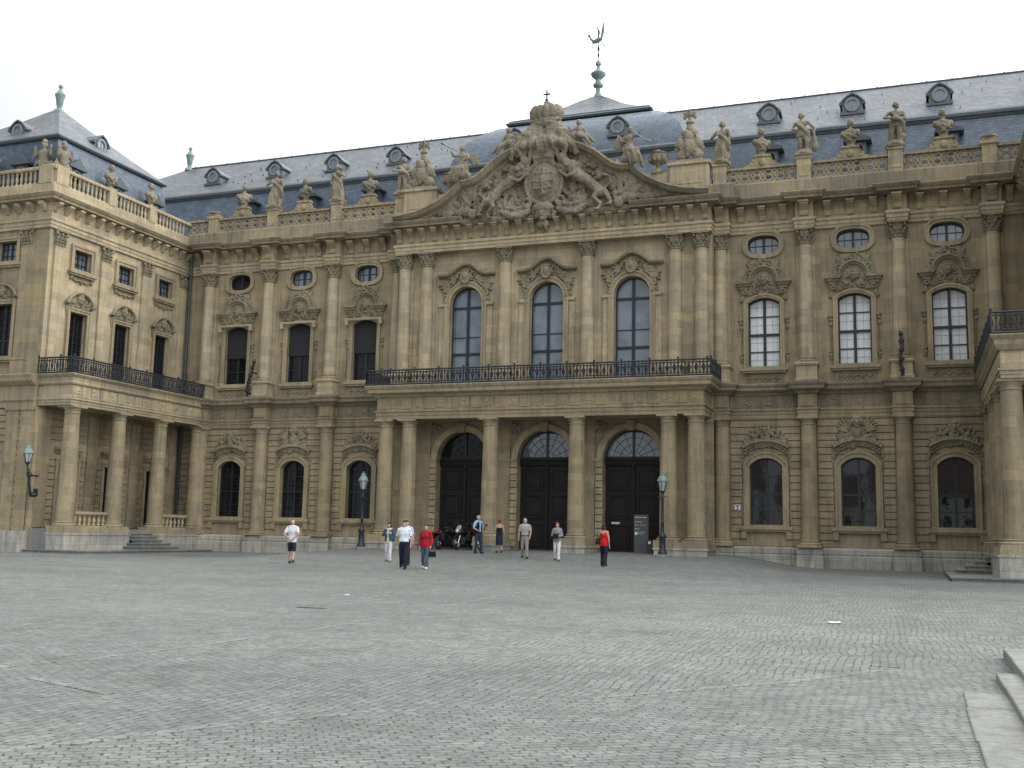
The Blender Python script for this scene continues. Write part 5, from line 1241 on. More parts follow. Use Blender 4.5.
# ------------------------------------------------------------------ small things at the portals
ib = empty('information_board', (5.28, 51.3, gz(5.28, 51.3)), 'tall dark grey information board with white lines of text before the right portal', 'information board')
m = MB(); m.box(-.42, .42, -.05, .05, .0, 1.80); obj('panel', m.mesh('panel', plain('board_grey', (.075, .085, .095), .5, 0, .06)), ib)
m = MB(); q = random.Random(3)
def words(m, x, z, h, n, y=-.054, seed=0):
    q = random.Random(seed)
    for i in range(n):
        w = q.uniform(.012, .03)
        if i % 5 != 4: m.box(x, x + w, y, y + .003, z, z + h * q.uniform(.6, 1))
        x += w + .008
words(m, -.36, 1.66, .05, 24, seed=1); words(m, -.36, 1.45, .035, 14, seed=2); words(m, -.36, 1.30, .03, 8, seed=3); words(m, -.05, 1.30, .03, 11, seed=4); words(m, -.36, 1.12, .035, 9, seed=5); words(m, -.2, .98, .03, 14, seed=6); words(m, -.22, .9, .03, 12, seed=8)
m.lathe([(.001, 0), (.08, 0), (.08, .003), (.001, .003)], n=16); nv = len(m.v) - 64
for i in range(nv, len(m.v)): x, y, z = m.v[i]; m.v[i] = (x - .3, -.054 + z, .93 + y)
obj('lettering', m.mesh('lettering', WHITE), ib); ib.scale = (.84, 1, 1.02)
tp = empty('ticket_post', (5.72, 51.2, gz(5.72, 51.2)), 'short dark post with a round white badge, right of the information board', 'post')
m = MB(); m.box(-.12, .12, -.1, .1, 0, .62); m.box(-.14, .14, -.12, .12, .62, .66); obj('body', m.mesh('body', plain('post_dark', (.03, .04, .04), .5)), tp)
m = MB(); m.tube([(0, -.125, .52), (0, -.1, .52)], .07, 14); obj('badge', m.mesh('badge', WHITE), tp)
dn = empty('door_notice', (3.9, 51.66, 2.2), 'small white notice with dark letters on the left leaf of the right portal', 'notice')
m = MB(); m.box(-.2, .2, .0, .02, -.045, .045); obj('plate', m.mesh('plate', WHITE), dn); m = MB(); 
for k in range(9): m.box(-.17 + k * .038, -.15 + k * .038, -.004, .0, -.02, .024)
obj('lettering', m.mesh('lettering', IRON), dn)
wp = empty('wall_plaque', (9.62, 52.88, 3.05), 'small square white and blue plaque on the wall beside the first right ground floor window', 'plaque')
m = MB(); m.box(-.13, .13, 0, .06, -.13, .13); obj('plate', m.mesh('plate', WHITE), wp); m = MB(); 
for p in ([(-.1, .1), (.1, .1), (0, 0)], [(-.08, -.1), (0, -.02), (.08, -.1)]): m.prism(p, -.006, 0)
obj('emblem', m.mesh('emblem', plain('sign_blue', (.01, .02, .09), .5)), wp)
dc = MB(); dc.box(-.32, .32, -.06, .06, 0, .012); tag(obj('drain_cover', dc.mesh('drain_cover', plain('worn_iron', (.09, .09, .085), .7)), None, (6.15, 19.44, gz(6.15, 19.44))), 'dark iron drain cover in the cobbles on the left', 'drain cover')
PAPER = plain('paper_white', (.8, .82, .85), .7)
for (x, y, rz, lab) in ((16.16, 21.24, .3, 'crumpled bluish white scrap of paper on the cobbles at the right'), (4.95, 23.05, 1, 'tiny white scrap of paper on the cobbles below the left street lamp')):
    m = MB(); n = 6; s = .12 if x > 10 else .06
    m.add([(s * (i / n * 2 - 1), .6 * s * (j / n * 2 - 1), .03 + .03 * noise.noise(Vector((i * .9, j * .9, x)))) for j in range(n + 1) for i in range(n + 1)], [(j * (n + 1) + i, j * (n + 1) + i + 1, (j + 1) * (n + 1) + i + 1, (j + 1) * (n + 1) + i) for j in range(n) for i in range(n)])
    me = m.mesh('paper_scrap', PAPER); o = obj('paper_scrap', me, None, (x, y, gz(x, y)), rz); o.modifiers.new('s', 'SOLIDIFY').thickness = .004; tag(o, lab, 'litter')

# ------------------------------------------------------------------ motorcycles
TYRE = plain('tyre_rubber', (.02, .02, .02), .8); CHROME = plain('chrome', (.55, .56, .58), .2, 1, .05)
BLK = plain('black_paint', (.015, .015, .017), .3); RED = plain('red_paint', (.42, .015, .02), .3); REDL = plain('red_lens', (.5, .03, .02), .2); LENS = plain('headlight_lens', (.85, .87, .9), .08)
def motorcycle(x, y, rz, paint, screen, label):
    """about 2.1 m long, front wheel towards -y"""
    r = empty('motorcycle', (x, y, gz(x, y)), label, 'motorcycle', 'motorcycles parked by the left portal', rz)
    for yy, w in ((-.72, .055), (.72, .075)):
        m = MB(); m.tube([(0, yy + .27 * math.cos(t), .32 + .27 * math.sin(t)) for t in [2 * PI * i / 20 for i in range(20)]], w, 8, True); wh = obj('wheel', m.mesh('wheel', TYRE, 60), r)
        m = MB(); m.tube([(0, yy + .2 * math.cos(t), .32 + .2 * math.sin(t)) for t in [2 * PI * i / 16 for i in range(16)]], .02, 6, True); m.tube([(-.07, yy, .32), (.07, yy, .32)], .05, 8)
        for i in range(5): a = 2 * PI * i / 5; m.tube([(0, yy, .32), (0, yy + .2 * math.cos(a), .32 + .2 * math.sin(a))], .018, 5)
        sub('rim', m.mesh('rim', CHROME, 60), wh)
    m = MB()
    for k in (-.09, .09): m.tube([(k, -.72, .32), (k, -.5, .85), (k, -.45, 1.0)], .028, 7)
    m.box(-.12, .12, -.52, -.42, .9, .95); obj('fork', m.mesh('fork', CHROME, 50), r)
    m = MB(); m.box(-.13, .13, -.25, .3, .28, .62); m.ell((0, -.1, .5), (.2, .2, .16)); m.tube([(.14, -.2, .35), (.17, .2, .28), (.17, .8, .42)], [.035, .04, .06], 7); m.tube([(0, -.45, .9), (0, -.1, .75), (0, .4, .72)], .04, 7); obj('engine', m.mesh('engine', plain('engine_grey', (.1, .1, .1), .4, .6), 50), r)
    m = MB(); m.ell((0, -.18, .86), (.17, .32, .15)); m.ell((0, -.55, .86), (.2, .16, .2)); m.tube([(0, -.98, .58), (0, -.72, .68), (0, -.46, .6)], [.06, .08, .06], 8); obj('tank', m.mesh('tank', paint, 60), r)
    m = MB(); m.ell((0, .25, .84), (.15, .3, .08)); m.ell((0, .62, .92), (.12, .28, .09)); obj('seat', m.mesh('seat', BLK, 60), r)
    m = MB(); m.box(-.05, .05, .82, .9, .9, .98)
    for k in (-1, 1): m.ell((k * .2, .88, .84), (.06, .05, .05))
    obj('tail_light', m.mesh('tail_light', REDL, 60), r)
    m = MB(); m.ell((0, -.7, .92), (.1, .06, .1)); obj('headlight', m.mesh('headlight', LENS, 60), r)
    m = MB(); m.tube([(-.36, -.32, 1.08), (-.2, -.42, 1.06), (0, -.45, 1.02), (.2, -.42, 1.06), (.36, -.32, 1.08)], .02, 6)
    for k in (-1, 1): m.tube([(k * .25, -.42, 1.06), (k * .34, -.45, 1.24)], .012, 5); m.ell((k * .36, -.45, 1.27), (.07, .02, .045))
    obj('handlebar', m.mesh('handlebar', BLK, 50), r)
    for k in (-1, 1):
        m = MB(); m.box(k * .32 - .1, k * .32 + .1, .42, .85, .48, .8); obj('pannier', m.mesh('pannier', BLK), r)
    if screen:
        m = MB(); m.loft([(0, -.62, 1.0, .15, .07), (0, -.56, 1.12, .14, .05), (0, -.5, 1.22, .1, .03)], 14); obj('windscreen', m.mesh('windscreen', plain('windscreen', (.25, .27, .29), .15), 60), r)
    return r
motorcycle(-4.75, 50.9, R(172), BLK, False, 'black motorcycle seen from behind with red tail lights, leftmost of the parked three')
motorcycle(-3.6, 50.7, R(-15), BLK, True, 'black motorcycle with a pale windscreen in front of the left portal, middle of three')
motorcycle(-2.75, 50.1, R(35), RED, True, 'red motorcycle half hidden behind the man in the dark vest')

# ------------------------------------------------------------------ people
SKIN = plain('skin', (.50, .30, .21), .6, 0, .08, 12)
def shade(c): return cloth('cloth', c)
EYE = plain('eye_dark', (.03, .02, .02), .4)
def person(x, y, rz, h, label, top_c, leg_c, hair_c, shoe_c=(.03, .03, .03), female=False, stride=.18, armL='down', armR='down', sleeve='short', legs='trousers', hair='short', untuck=False, vest=None, bald=False, belt=None, top_style=None):
    r = empty('person', (x, y, gz(x, y)), label, 'person', 'people on the forecourt', rz); r.scale = (h / 1.75,) * 3
    sw = .165 if female else .195; s = stride
    ank = {1: (.12, -s, .085), -1: (-.12, s, .085 + .25 * abs(s))}
    kn = {1: (.105, -s * .55 - .03, .49), -1: (-.105, s * .35 - .03, .47)}
    hip = {1: (.09, 0, .90), -1: (-.09, 0, .90)}
    sh = {1: (sw, 0, 1.41), -1: (-sw, 0, 1.41)}
    def arm(k, p):
        o = sw + .04
        T = {'down': ((k * (o + .03), .03, 1.13), (k * (o + .03), -.03, .88)), 'fwd': ((k * (o + .03), -.06, 1.14), (k * (o), -.22, .93)), 'back': ((k * (o + .04), .12, 1.15), (k * (o + .03), .17, .92)),
             'behind': ((k * (o + .05), .14, 1.15), (k * .05, .17, .96)), 'front': ((k * (o + .03), -.03, 1.15), (k * .06, -.22, 1.10)), 'face': ((k * (o + .02), -.14, 1.20), (k * .1, -.15, 1.50)), 'bag': ((k * (o + .05), .04, 1.14), (k * (o + .03), -.06, .90)), 'hip': ((k * (o + .08), -.02, 1.16), (k * (o - .03), -.18, 1.06))}
        return T[p]
    AR = {1: arm(1, armL), -1: arm(-1, armR)}
    m = MB()
    # body: one continuous surface
    m.ell((0, -.005, 1.625), (.074, .092, .115)); m.ell((0, -.055, 1.565), (.045, .045, .04)); m.ell((0, -.098, 1.615), (.014, .022, .028)); m.ell((0, -.083, 1.572), (.025, .014, .01))
    for k in (-1, 1): m.ell((k * .075, .005, 1.62), (.014, .022, .034)); m.ell((k * .028, -.078, 1.648), (.018, .014, .01))
    m.cap((0, .015, 1.42), (0, .0, 1.56), .056, .05); m.ell((0, 0, 1.30), (sw * .86, .11, .17)); m.ell((0, 0, 1.1), (.125 if female else .145, .092, .16)); m.ell((0, .005, .95), (.16, .11, .12)); m.cap(sh[-1], sh[1], .055, .055); m.tube([(0, .02, 1.47), (sw * .7, .01, 1.44)], [.05, .045], 8); m.tube([(0, .02, 1.47), (-sw * .7, .01, 1.44)], [.05, .045], 8)
    if female:
        for k in (-1, 1): m.ell((k * .075, -.085, 1.28), (.065, .06, .065))
    for k in (-1, 1):
        e, w = AR[k]; limb(m, [sh[k], e, w], [.05, .04, .027]); d = (Vector(w) - Vector(e)).normalized(); W = Vector(w)
        n = Vector((0, -1, 0)) if abs(d.y) < .8 else Vector((0, 0, 1)); t = d.cross(n).normalized(); n = t.cross(d)
        pc = W + d * .05; m.cap(W, W + d * .08, .026, .03, 8)
        for j, L in enumerate((.07, .08, .075, .06)):
            b = W + d * .085 + n * (.028 - .018 * j); m.cap(b, b + d * L * .55, .0095, .0095, 6); m.cap(b + d * L * .55, b + d * L * .9 - t * k * .02, .009, .008, 6)
        b = W + d * .03 + n * .03; m.cap(b, b + d * .03 + n * .028, .011, .01, 6); m.cap(b + d * .03 + n * .028, b + d * .065 + n * .03, .01, .009, 6)
        limb(m, [hip[k], kn[k], ank[k]], [.085, .056, .038]); m.ell((ank[k][0], ank[k][1] - .06, ank[k][2] - .045), (.04, .11, .035))
    obj('body', carve(m, 'body', SKIN, .0135, 0, sm=1), r)
    # legs
    if legs in ('trousers', 'shorts'):
        m = MB(); m.loft([(0, .005, .80, .15, .105), (0, .005, .9, .178, .125), (0, 0, 1.0, .165, .115), (0, 0, 1.05, .155, .108)], 18)
        for k in (-1, 1):
            H, K, A = Vector(hip[k]), Vector(kn[k]), Vector(ank[k])
            if legs == 'trousers': m.tube([H, H.lerp(K, .5), K, K.lerp(A, .5), A + Vector((0, .005, -.02))], [.1, .088, .072, .066, .068], 12)
            else: m.tube([H, H.lerp(K, .5), K + Vector((0, 0, .02))], [.1, .095, .088], 12)
        obj('trousers' if legs == 'trousers' else 'shorts', carve(m, 'trousers', shade(leg_c), .016, .004, 9), r)
    else:
        m = MB(); m.loft([(0, 0, .42, .20, .19), (0, 0, .6, .19, .17), (0, 0, .85, .18, .14), (0, 0, 1.0, .16, .11), (0, 0, 1.08, .14, .10)], 22, .07, 6); obj('skirt', carve(m, 'skirt', shade(leg_c), .016, .004, 9), r)
    # shirt
    m = MB(); hem = .84 if untuck else .98; zt = 1.45 if top_style != 'bare' else 1.22
    lv = [(0, .005, hem, .192, .138), (0, 0, 1.0, .186, .134), (0, 0, 1.12, .146 if female else .162, .112), (0, 0, 1.28, sw * .92 + .015, .132)]
    if top_style == 'bare': lv += [(0, -.02, 1.33, sw * .85, .115)]
    elif top_style == 'tank': lv += [(0, -.005, 1.36, sw * .82, .12)]
    else: lv += [(0, 0, 1.40, sw * 1.0, .115), (0, .01, 1.475, sw * .6, .085), (0, .012, 1.505, .072, .066)]
    m.loft(lv, 20)
    if not top_style:
        m.cap(sh[-1], sh[1], .072, .072)
        for k in (-1, 1): m.tube([(0, .02, 1.475), (k * sw * .75, .01, 1.445)], [.07, .066], 10)
    if female and top_style != 'bare':
        for k in (-1, 1): m.ell((k * .075, -.09, 1.28), (.075, .065, .075))
    if top_style == 'tank':
        for k in (-1, 1): m.tube([(k * .1, -.1, 1.33), (k * .11, 0, 1.475), (k * .1, .1, 1.33)], .022, 7)
    if sleeve in ('short', 'long') and not top_style:
        for k in (-1, 1):
            S, E_, W = Vector(sh[k]), Vector(AR[k][0]), Vector(AR[k][1])
            if sleeve == 'short': m.ell(S, .07); m.tube([S, S.lerp(E_, .5), S.lerp(E_, .8)], [.068, .066, .07], 12)
            else: m.ell(S, .07); m.tube([S, S.lerp(E_, .5), E_], [.068, .06, .056], 12); m.ell(E_, .056); m.tube([E_, E_.lerp(W, .5), E_.lerp(W, .95)], [.056, .05, .044], 12)
    obj('shirt', carve(m, 'shirt', shade(top_c), .016, .005, 8), r)
    if vest:
        m = MB(); m.loft([(0, .005, .92, .2, .15), (0, 0, 1.1, .19, .145), (0, 0, 1.28, sw * .92 + .03, .178 if female else .15), (0, 0, 1.42, sw * .88, .13), (0, .02, 1.475, sw * .5, .085)], 20)
        if armL == 'face' or sleeve == 'jacket':
            for k in (-1, 1): S, E_, W = Vector(sh[k]), Vector(AR[k][0]), Vector(AR[k][1]); m.ell(S, .08); m.tube([S, E_], [.078, .066], 12); m.ell(E_, .066); m.tube([E_, E_.lerp(W, .9)], [.066, .052], 12)
        v = carve(m, 'vest', shade(vest), .016, .004, 8)
        bm = bmesh.new(); bm.from_mesh(v); bmesh.ops.delete(bm, geom=[q for q in bm.verts if q.co.y < -.07 and abs(q.co.x) < .05], context='VERTS'); bm.to_mesh(v); bm.free(); obj('vest' if sleeve != 'jacket' else 'jacket', v, r)
    if belt:
        m = MB(); m.loft([(0, .0, .985, .192, .14), (0, 0, 1.02, .19, .138)], 20); obj('belt', m.mesh('belt', BLK), r)
    # hair, shoes, eyes
    hm = shade(hair_c); m = MB()
    if not bald: m.ell((0, .022, 1.655), (.083, .09, .098)); m.ell((0, -.02, 1.71), (.07, .075, .045))
    else: m.ell((0, .04, 1.63), (.08, .07, .075))
    if hair == 'bob': m.ell((0, .04, 1.58), (.092, .075, .1)); m.ell((.07, .01, 1.6), (.03, .06, .1)); m.ell((-.07, .01, 1.6), (.03, .06, .1))
    if hair == 'long': m.ell((0, .06, 1.55), (.085, .05, .14))
    if hair == 'up': m.ell((0, .1, 1.7), (.055, .055, .05))
    obj('hair', carve(m, 'hair', hm, .014, .006, 20), r)
    for k in (-1, 1):
        A = ank[k]; m = MB(); m.ell((A[0], A[1] - .055, A[2] - .045), (.05, .135, .05)); m.ell((A[0], A[1] + .01, A[2] - .015), (.052, .06, .05)); m.box(A[0] - .045, A[0] + .045, A[1] - .17, A[1] + .06, A[2] - .085, A[2] - .06); obj('shoe', carve(m, 'shoe', shade(shoe_c), .014), r)
    m = MB()
    for k in (-1, 1): m.ell((k * .03, -.09, 1.638), (.011, .006, .007), None, 8, 6)
    obj('eyes', m.mesh('eyes', EYE, 60), r)
    return r
def handbag(x, y, z, s, c, label, rz=0):
    m = MB(); m.rings([[(sx * w * s, sy * .05 * s, zz * s) for sx, sy in ((-1, -1), (1, -1), (1, 1), (-1, 1))] for w, zz in ((.15, 0), (.17, .04), (.15, .2), (.12, .25))])
    b = empty('handbag', (x, y, z), label, 'bag', None, rz); obj('pouch', m.mesh('pouch', cloth('bag_leather', c)), b)
    m = MB(); m.tube([(-.09 * s, 0, .24 * s), (-.07 * s, 0, .36 * s), (0, 0, .41 * s), (.07 * s, 0, .36 * s), (.09 * s, 0, .24 * s)], .012 * s, 6); obj('handle', m.mesh('handle', cloth('bag_leather', c), 50), b); return b
person(-5.54, 37.55, R(196), 1.72, 'man seen from behind in white polo shirt and dark shorts, hands clasped behind his back', (.66, .68, .72), (.03, .034, .045), (.42, .36, .3), (.06, .06, .06), stride=.2, armL='behind', armR='behind', legs='shorts', untuck=True, bald=True)
person(-2.7, 40.37, R(8), 1.60, 'dark haired woman in denim jacket and white trousers, hand raised to her face', (.62, .60, .42), (.68, .68, .68), (.03, .022, .018), (.2, .15, .12), True, stride=.14, armL='down', armR='face', sleeve='jacket', vest=(.045, .085, .16), untuck=True, hair='bob')
person(-.15, 36.54, R(12), 1.77, 'man in white short sleeved shirt and navy trousers walking towards the viewer', (.74, .78, .88), (.016, .02, .034), (.05, .035, .025), stride=.2, armL='down', armR='back')
person(-1.17, 38.84, R(20), 1.75, 'brown haired person almost hidden behind the man in the white shirt', (.5, .6, .72), (.03, .03, .04), (.08, .05, .03), stride=.12)
person(.56, 36.92, R(6), 1.64, 'woman in red jacket and blue jeans carrying a black handbag', (.40, .018, .03), (.075, .115, .155), (.12, .08, .05), (.6, .6, .6), True, stride=.14, armL='bag', armR='down', sleeve='long', untuck=True)
handbag(.56 + .30, 36.92 - .03, gz(.56, 36.92) + .44, .8, (.015, .015, .017), 'black handbag hanging from the hand of the woman in the red jacket', R(20))
person(-1.71, 47.72, R(62), 1.78, 'grey haired man in navy vest and light blue shirt beside the motorcycles', (.36, .50, .66), (.03, .055, .085), (.45, .44, .42), stride=.08, armL='down', armR='hip', vest=(.012, .018, .04))
person(-.97, 48.56, R(205), 1.58, 'red haired woman with bare back in a long dark skirt, seen from behind', (.02, .02, .025), (.022, .03, .05), (.22, .055, .02), female=True, stride=.12, armL='front', armR='down', legs='skirt', top_style='bare', sleeve='none', hair='up')
person(1.54, 45.13, R(14), 1.74, 'white haired man in grey short sleeved shirt and khaki grey trousers with dark belt', (.36, .36, .35), (.30, .28, .25), (.62, .61, .58), stride=.16, armL='fwd', armR='down', belt=True, untuck=False)
person(3.35, 44.14, R(4), 1.62, 'short haired woman in grey knit top and white trousers clutching a dark bag', (.26, .27, .27), (.70, .70, .69), (.14, .12, .11), (.14, .1, .08), True, stride=.16, armL='front', armR='front', sleeve='long', untuck=True)
handbag(3.37, 44.14 - .32, gz(3.35, 44.14) + .93, .8, (.02, .017, .015), 'small dark bag held in both hands by the woman in the grey knit top', R(10))
person(6.06, 41.72, R(172), 1.66, 'woman in red tank top and dark jeans seen from behind, facing the right portal', (.60, .02, .025), (.018, .028, .035), (.07, .035, .025), (.05, .05, .05), True, stride=.12, armL='front', armR='down', top_style='tank', sleeve='none', hair='bob', untuck=True)
handbag(6.06 - .2, 41.72 - .12, gz(6.06, 41.72) + .85, .95, (.03, .02, .015), 'dark brown bag tucked under the arm of the woman in the red tank top', R(80))

# ------------------------------------------------------------------ ground
def cobble(name, base, dark):
    """granite setts: irregular cells near the steps, rows beyond the dividing strip"""
    m, nt, b = newmat(name)
    p = pos(nt)
    wob = N(nt, 'ShaderNodeTexNoise'); wob.inputs['Scale'].default_value = .6; nt.links.new(p, wob.inputs['Vector'])
    wv = N(nt, 'ShaderNodeVectorMath', operation='SCALE'); nt.links.new(wob.outputs['Color'], wv.inputs[0]); wv.inputs['Scale'].default_value = .35
    w2 = N(nt, 'ShaderNodeTexNoise'); w2.inputs['Scale'].default_value = 7; nt.links.new(p, w2.inputs['Vector'])
    wv2 = N(nt, 'ShaderNodeVectorMath', operation='SCALE'); nt.links.new(w2.outputs['Color'], wv2.inputs[0]); wv2.inputs['Scale'].default_value = .07
    ad = N(nt, 'ShaderNodeVectorMath', operation='ADD'); nt.links.new(p, ad.inputs[0]); nt.links.new(wv.outputs[0], ad.inputs[1])
    ad2 = N(nt, 'ShaderNodeVectorMath', operation='ADD'); nt.links.new(ad.outputs[0], ad2.inputs[0]); nt.links.new(wv2.outputs[0], ad2.inputs[1])
    def sett(rot, w, h):
        br = N(nt, 'ShaderNodeTexBrick'); nt.links.new(mapping(nt, ad2.outputs[0], (1, 1, 1), (0, 0, rot)), br.inputs[0])
        br.inputs['Scale'].default_value = 1; br.inputs['Brick Width'].default_value = w; br.inputs['Row Height'].default_value = h; br.offset = .5
        br.inputs['Mortar Size'].default_value = .012; br.inputs['Mortar Smooth'].default_value = .5; br.inputs['Bias'].default_value = 0
        br.inputs['Color1'].default_value = (0, 0, 0, 1); br.inputs['Color2'].default_value = (1, 1, 1, 1); br.inputs['Mortar'].default_value = (.5, .5, .5, 1)
        return br.outputs[0], br.outputs[1]
    cA, jA = sett(R(-34), .125, .10); cB, jB = sett(R(88), .15, .105)
    s = N(nt, 'ShaderNodeSeparateXYZ'); nt.links.new(ad.outputs[0], s.inputs[0])
    k1 = N(nt, 'ShaderNodeMath', operation='MULTIPLY'); k1.inputs[1].default_value = -1.45; nt.links.new(s.outputs[0], k1.inputs[0])
    k2 = N(nt, 'ShaderNodeMath', operation='ADD'); nt.links.new(s.outputs[1], k2.inputs[0]); nt.links.new(k1.outputs[0], k2.inputs[1])
    k3 = N(nt, 'ShaderNodeMath', operation='GREATER_THAN'); nt.links.new(k2.outputs[0], k3.inputs[0]); k3.inputs[1].default_value = -10.7
    cell = mixc(nt, cA, cB, k3.outputs[0]); joint = mixc(nt, jA, jB, k3.outputs[0])
    col = mixc(nt, base, dark, cell)
    big = noise_tex(nt, mapping(nt, p, (.6, 1, 1)), .16, 5, .6); col = mixc(nt, col, mixc(nt, (.84, .85, .84), (1.12, 1.12, 1.09), ramp(nt, big, .35, .65)), 1.0, 'MULTIPLY')
    mid = noise_tex(nt, p, 2.3, 5, .65); col = mixc(nt, col, mixc(nt, (.80, .80, .79), (1.12, 1.12, 1.11), ramp(nt, mid, .35, .68)), 1.0, 'MULTIPLY')
    gr = noise_tex(nt, p, 26, 4, .7); col = mixc(nt, col, mixc(nt, (.84, .84, .83), (1.1, 1.1, 1.1), ramp(nt, gr, .35, .7)), 1.0, 'MULTIPLY')
    pat = noise_tex(nt, p, .55, 6, .7); col = mixc(nt, col, mixc(nt, (1.05, 1.05, 1.05), (.86, .86, .84), ramp(nt, pat, .52, .66)), 1.0, 'MULTIPLY')
    gap = noise_tex(nt, p, 9, 3, .75)
    k = N(nt, 'ShaderNodeMath', operation='MULTIPLY'); nt.links.new(joint, k.inputs[0]); nt.links.new(ramp(nt, gap, .42, .60, (.1,) * 3, (1.0,) * 3), k.inputs[1])
    col = mixc(nt, col, (.045, .045, .036), k.outputs[0])
    nt.links.new(col, b.inputs['Base Color']); b.inputs['Roughness'].default_value = .8; b.inputs['Specular IOR Level'].default_value = .3
    inv = N(nt, 'ShaderNodeMath', operation='SUBTRACT'); inv.inputs[0].default_value = 1; nt.links.new(joint, inv.inputs[1])
    h = N(nt, 'ShaderNodeMath', operation='ADD'); nt.links.new(inv.outputs[0], h.inputs[0]); nt.links.new(gr, h.inputs[1])
    bump(nt, b, h.outputs[0], .55, .02)
    return m
COB = cobble('cobbles', (.232, .24, .230), (.172, .178, .170))
SETT = cobble('large_setts', (.27, .278, .265), (.225, .232, .222))
DRAIN = cobble('drain_slab_stone', (.212, .218, .209), (.168, .174, .166))
def grid(xs, ys, f):
    m = MB(); n = len(xs)
    m.add([(x, y, f(x, y)) for y in ys for x in xs], [(j * n + i, j * n + i + 1, (j + 1) * n + i + 1, (j + 1) * n + i) for j in range(len(ys) - 1) for i in range(n - 1)])
    return m
xs = [-600, -300, -150, -80] + [-50 + k * 1.0 for k in range(101)] + [80, 150, 300, 600]
ys = [-500, -200, -100, -50] + [-20 + k * 1.0 for k in range(81)] + [80, 150, 300, 700]
g = obj('ground', grid(xs, ys, gz).mesh('ground', COB, 180)); tag(g, 'grey cobbled palace forecourt rising gently to the portals', 'cobbled ground', kind='structure')
def strip(name, pts, w, mat, label, lift=.006):
    m = MB(); P = []
    for (a, b), (c, d) in zip(pts, pts[1:]):
        n = max(1, int(math.hypot(c - a, d - b) / .35))
        P += [(a + (c - a) * i / n, b + (d - b) * i / n) for i in range(n)]
    P.append(pts[-1]); vs = []
    for i, p in enumerate(P):
        a = P[max(0, i - 1)]; b = P[min(len(P) - 1, i + 1)]; t = Vector((b[0] - a[0], b[1] - a[1])).normalized(); wob = 1 + .12 * noise.noise(Vector((p[0] * 2, p[1] * 2, 3)))
        for k in (-1, 1):
            x, y = p[0] - t.y * k * w / 2 * wob, p[1] + t.x * k * w / 2 * wob; vs.append((x, y, gz(x, y) + lift))
    m.rings([[vs[2 * i], vs[2 * i + 1], (vs[2 * i + 1][0], vs[2 * i + 1][1], vs[2 * i + 1][2] - .04), (vs[2 * i][0], vs[2 * i][1], vs[2 * i][2] - .04)] for i in range(len(P))])
    o = obj(name, m.mesh(name, mat)); tag(o, label, 'paving strip', kind='structure'); return o
strip('paving_strip', [(11.2, 5.4), (11.9, 6.5), (12.3, 7.4), (13.1, 8.65)], .13, SETT, 'row of larger pale setts crossing the near left cobbles')
strip('paving_strip', [(14.6, 10.3), (15.4, 11.4), (16.2, 12.4), (17.2, 14.2)], .10, SETT, 'row of larger pale setts ending at the drainage band')
strip('paving_strip', [(8.0, 8.6), (8.56, 11.1), (8.68, 14.8), (8.3, 20), (7.85, 25.6)], .08, SETT, 'row of larger pale setts running towards the palace')
strip('paving_strip', [(9.07, 8.95), (9.8, 8.7), (10.5, 8.45)], .10, SETT, 'short row of pale setts near the left edge')
strip('drainage_band', [(17.2, 14.5), (17.3, 20), (17.5, 25.5), (17.85, 36.4)], .34, DRAIN, 'long drainage band of flat slabs on the right of the court', .008)
# stone steps at the near right corner
st = empty('stone_steps', (19, 8, 0), 'weathered grey stone steps in the near right corner', 'steps')
for k, (x0, y1) in enumerate(((18.0, 12.5), (18.42, 13.9), (18.66, 16.4))):
    m = MB()
    y = -6.0; q = random.Random(k)
    while y < y1 - .2:
        e = min(y + q.uniform(1.6, 2.2), y1)
        m.box(x0 + q.uniform(-.01, .01), x0 + .9 if k < 2 else 27, y + .006, e - .006, -.2, .02 + .07 * k + q.uniform(-.004, .004)); y = e
    me = m.mesh('step', STEP)
    o = obj('step', me, st, (-19, -8, 0))
    bv = o.modifiers.new('b', 'BEVEL'); bv.width = .018; bv.segments = 2

# ------------------------------------------------------------------ houses across the square (they show in the window panes)
HW = [stone('house_plaster_cream', (.45, .40, .30), (.38, .34, .26), blocks=False, stain=.3), stone('house_plaster_grey', (.36, .36, .35), (.3, .3, .29), blocks=False, stain=.3)]
TILE = plain('red_roof_tiles', (.085, .05, .04), .85, 0, .2, 3)
for k, (x, wd, he, hr, lab) in enumerate(((-34, 18, 8.5, 13.5, 'cream town house with red roof far across the square, behind the photographer on the left'), (-14, 15, 10, 15.5, 'grey town house with red roof across the square behind the photographer'), (3, 13, 7.5, 12.5, 'low cream town house with red roof across the square'), (19, 16, 9.5, 15, 'tall grey town house with red roof across the square'), (37, 15, 8, 13, 'cream town house with red roof at the far right across the square'))):
    h = empty('town_house', (x, -75, 0), lab, 'house', 'town houses across the square')
    m = MB(); m.box(-wd / 2, wd / 2, -10, 0, -.3, he); obj('wall', m.mesh('wall', HW[k % 2]), h)
    m = MB(); m.prismx([(-10.6, he - .1), (.6, he - .1), (-5, hr)], -wd / 2 - .3, wd / 2 + .3); r_ = obj('roof', m.mesh('roof', TILE), h); m = MB(); m.box(-wd / 4, -wd / 4 + .8, -4, -3.2, he, hr + 1); sub('chimney', m.mesh('chimney', HW[1]), r_)
    n = int(wd / 3)
    for fl in range(int(he / 3)):
        for q_ in range(n):
            u = -wd / 2 + wd * (q_ + .5) / n; m = MB(); m.box(u - .55, u + .55, -.05, .04, 1 + 3 * fl, 2.6 + 3 * fl); obj('window', m.mesh('window', GDARK), h)

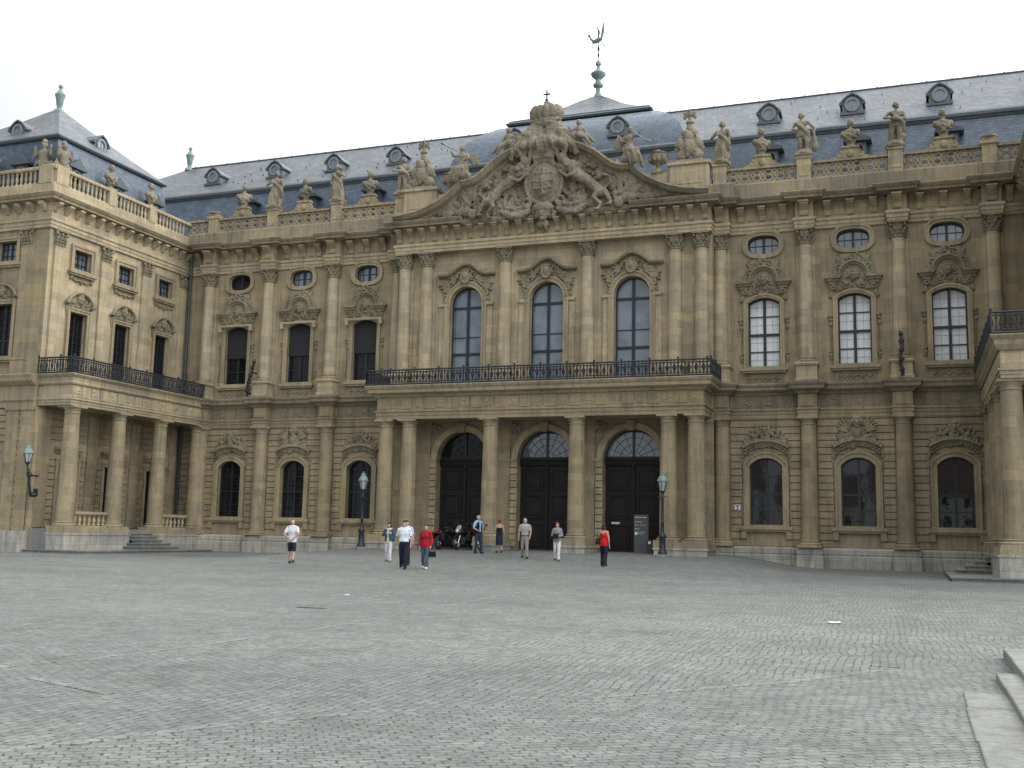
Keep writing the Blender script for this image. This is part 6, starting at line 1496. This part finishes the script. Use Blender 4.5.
# ------------------------------------------------------------------ world, sun, camera
SUN = Vector((.72, .36, .66)).normalized()
el = math.asin(SUN.z); az = math.atan2(SUN.x, SUN.y)
w = bpy.data.worlds.new('World'); sc.world = w; w.use_nodes = True
nt = w.node_tree; bg = nt.nodes['Background']
sky = N(nt, 'ShaderNodeTexSky'); sky.sky_type = 'NISHITA'; sky.sun_disc = False; sky.sun_elevation = el; sky.sun_rotation = az; sky.dust_density = 4
# overcast: a white cloud sheet, brightest around the veiled sun
tc = N(nt, 'ShaderNodeTexCoord')
nv = N(nt, 'ShaderNodeVectorMath', operation='NORMALIZE'); nt.links.new(tc.outputs['Generated'], nv.inputs[0])
dp = N(nt, 'ShaderNodeVectorMath', operation='DOT_PRODUCT'); nt.links.new(nv.outputs[0], dp.inputs[0]); dp.inputs[1].default_value = SUN
cr = N(nt, 'ShaderNodeMapRange'); cr.interpolation_type = 'SMOOTHSTEP'; nt.links.new(dp.outputs['Value'], cr.inputs[0])
cr.inputs[1].default_value = -.45; cr.inputs[2].default_value = .85; cr.inputs[3].default_value = 5; cr.inputs[4].default_value = 30
cl = N(nt, 'ShaderNodeVectorMath', operation='SCALE'); cl.inputs[0].default_value = (.97, 1.0, 1.03); nt.links.new(cr.outputs[0], cl.inputs['Scale'])
cn = noise_tex(nt, tc.outputs['Generated'], 2.2, 5)
cm = mixc(nt, cl.outputs[0], mixc(nt, (.86, .87, .89), (1.08, 1.08, 1.07), ramp(nt, cn, .35, .65)), 1.0, 'MULTIPLY')
ov = mixc(nt, sky.outputs[0], cm, .9)
nt.links.new(ov, bg.inputs['Color']); bg.inputs['Strength'].default_value = .1
sl = bpy.data.lights.new('sun', 'SUN'); sl.energy = 1.2; sl.angle = R(18); sl.color = (1, .96, .90)
so = bpy.data.objects.new('sun', sl); COL.objects.link(so); so.rotation_euler = SUN.to_track_quat('Z', 'Y').to_euler(); so.location = (40, 20, 60)
cam = bpy.data.cameras.new('camera'); cam.sensor_width = 36; cam.lens = 1081 * 36 / 1024; cam.clip_end = 3000; cam.clip_start = .1
co = bpy.data.objects.new('camera', cam); COL.objects.link(co)
a, b, c = R(20.415), R(7.919), R(1.153)
Fv = Vector((-math.sin(a) * math.cos(b), math.cos(a) * math.cos(b), math.sin(b))); R0 = Vector((math.cos(a), math.sin(a), 0)); U0 = R0.cross(Fv)
Rv = R0 * math.cos(c) + U0 * math.sin(c); Uv = -R0 * math.sin(c) + U0 * math.cos(c)
M = Matrix((Rv, Uv, -Fv)).transposed().to_4x4(); M.translation = (17.59, 0, 1.55); co.matrix_world = M
sc.camera = co
sc.view_settings.view_transform = 'Standard'; sc.view_settings.look = 'None'; sc.view_settings.exposure = 0; sc.view_settings.gamma = 1
sc.cycles.use_denoising = True; sc.cycles.max_bounces = 6; sc.cycles.diffuse_bounces = 2
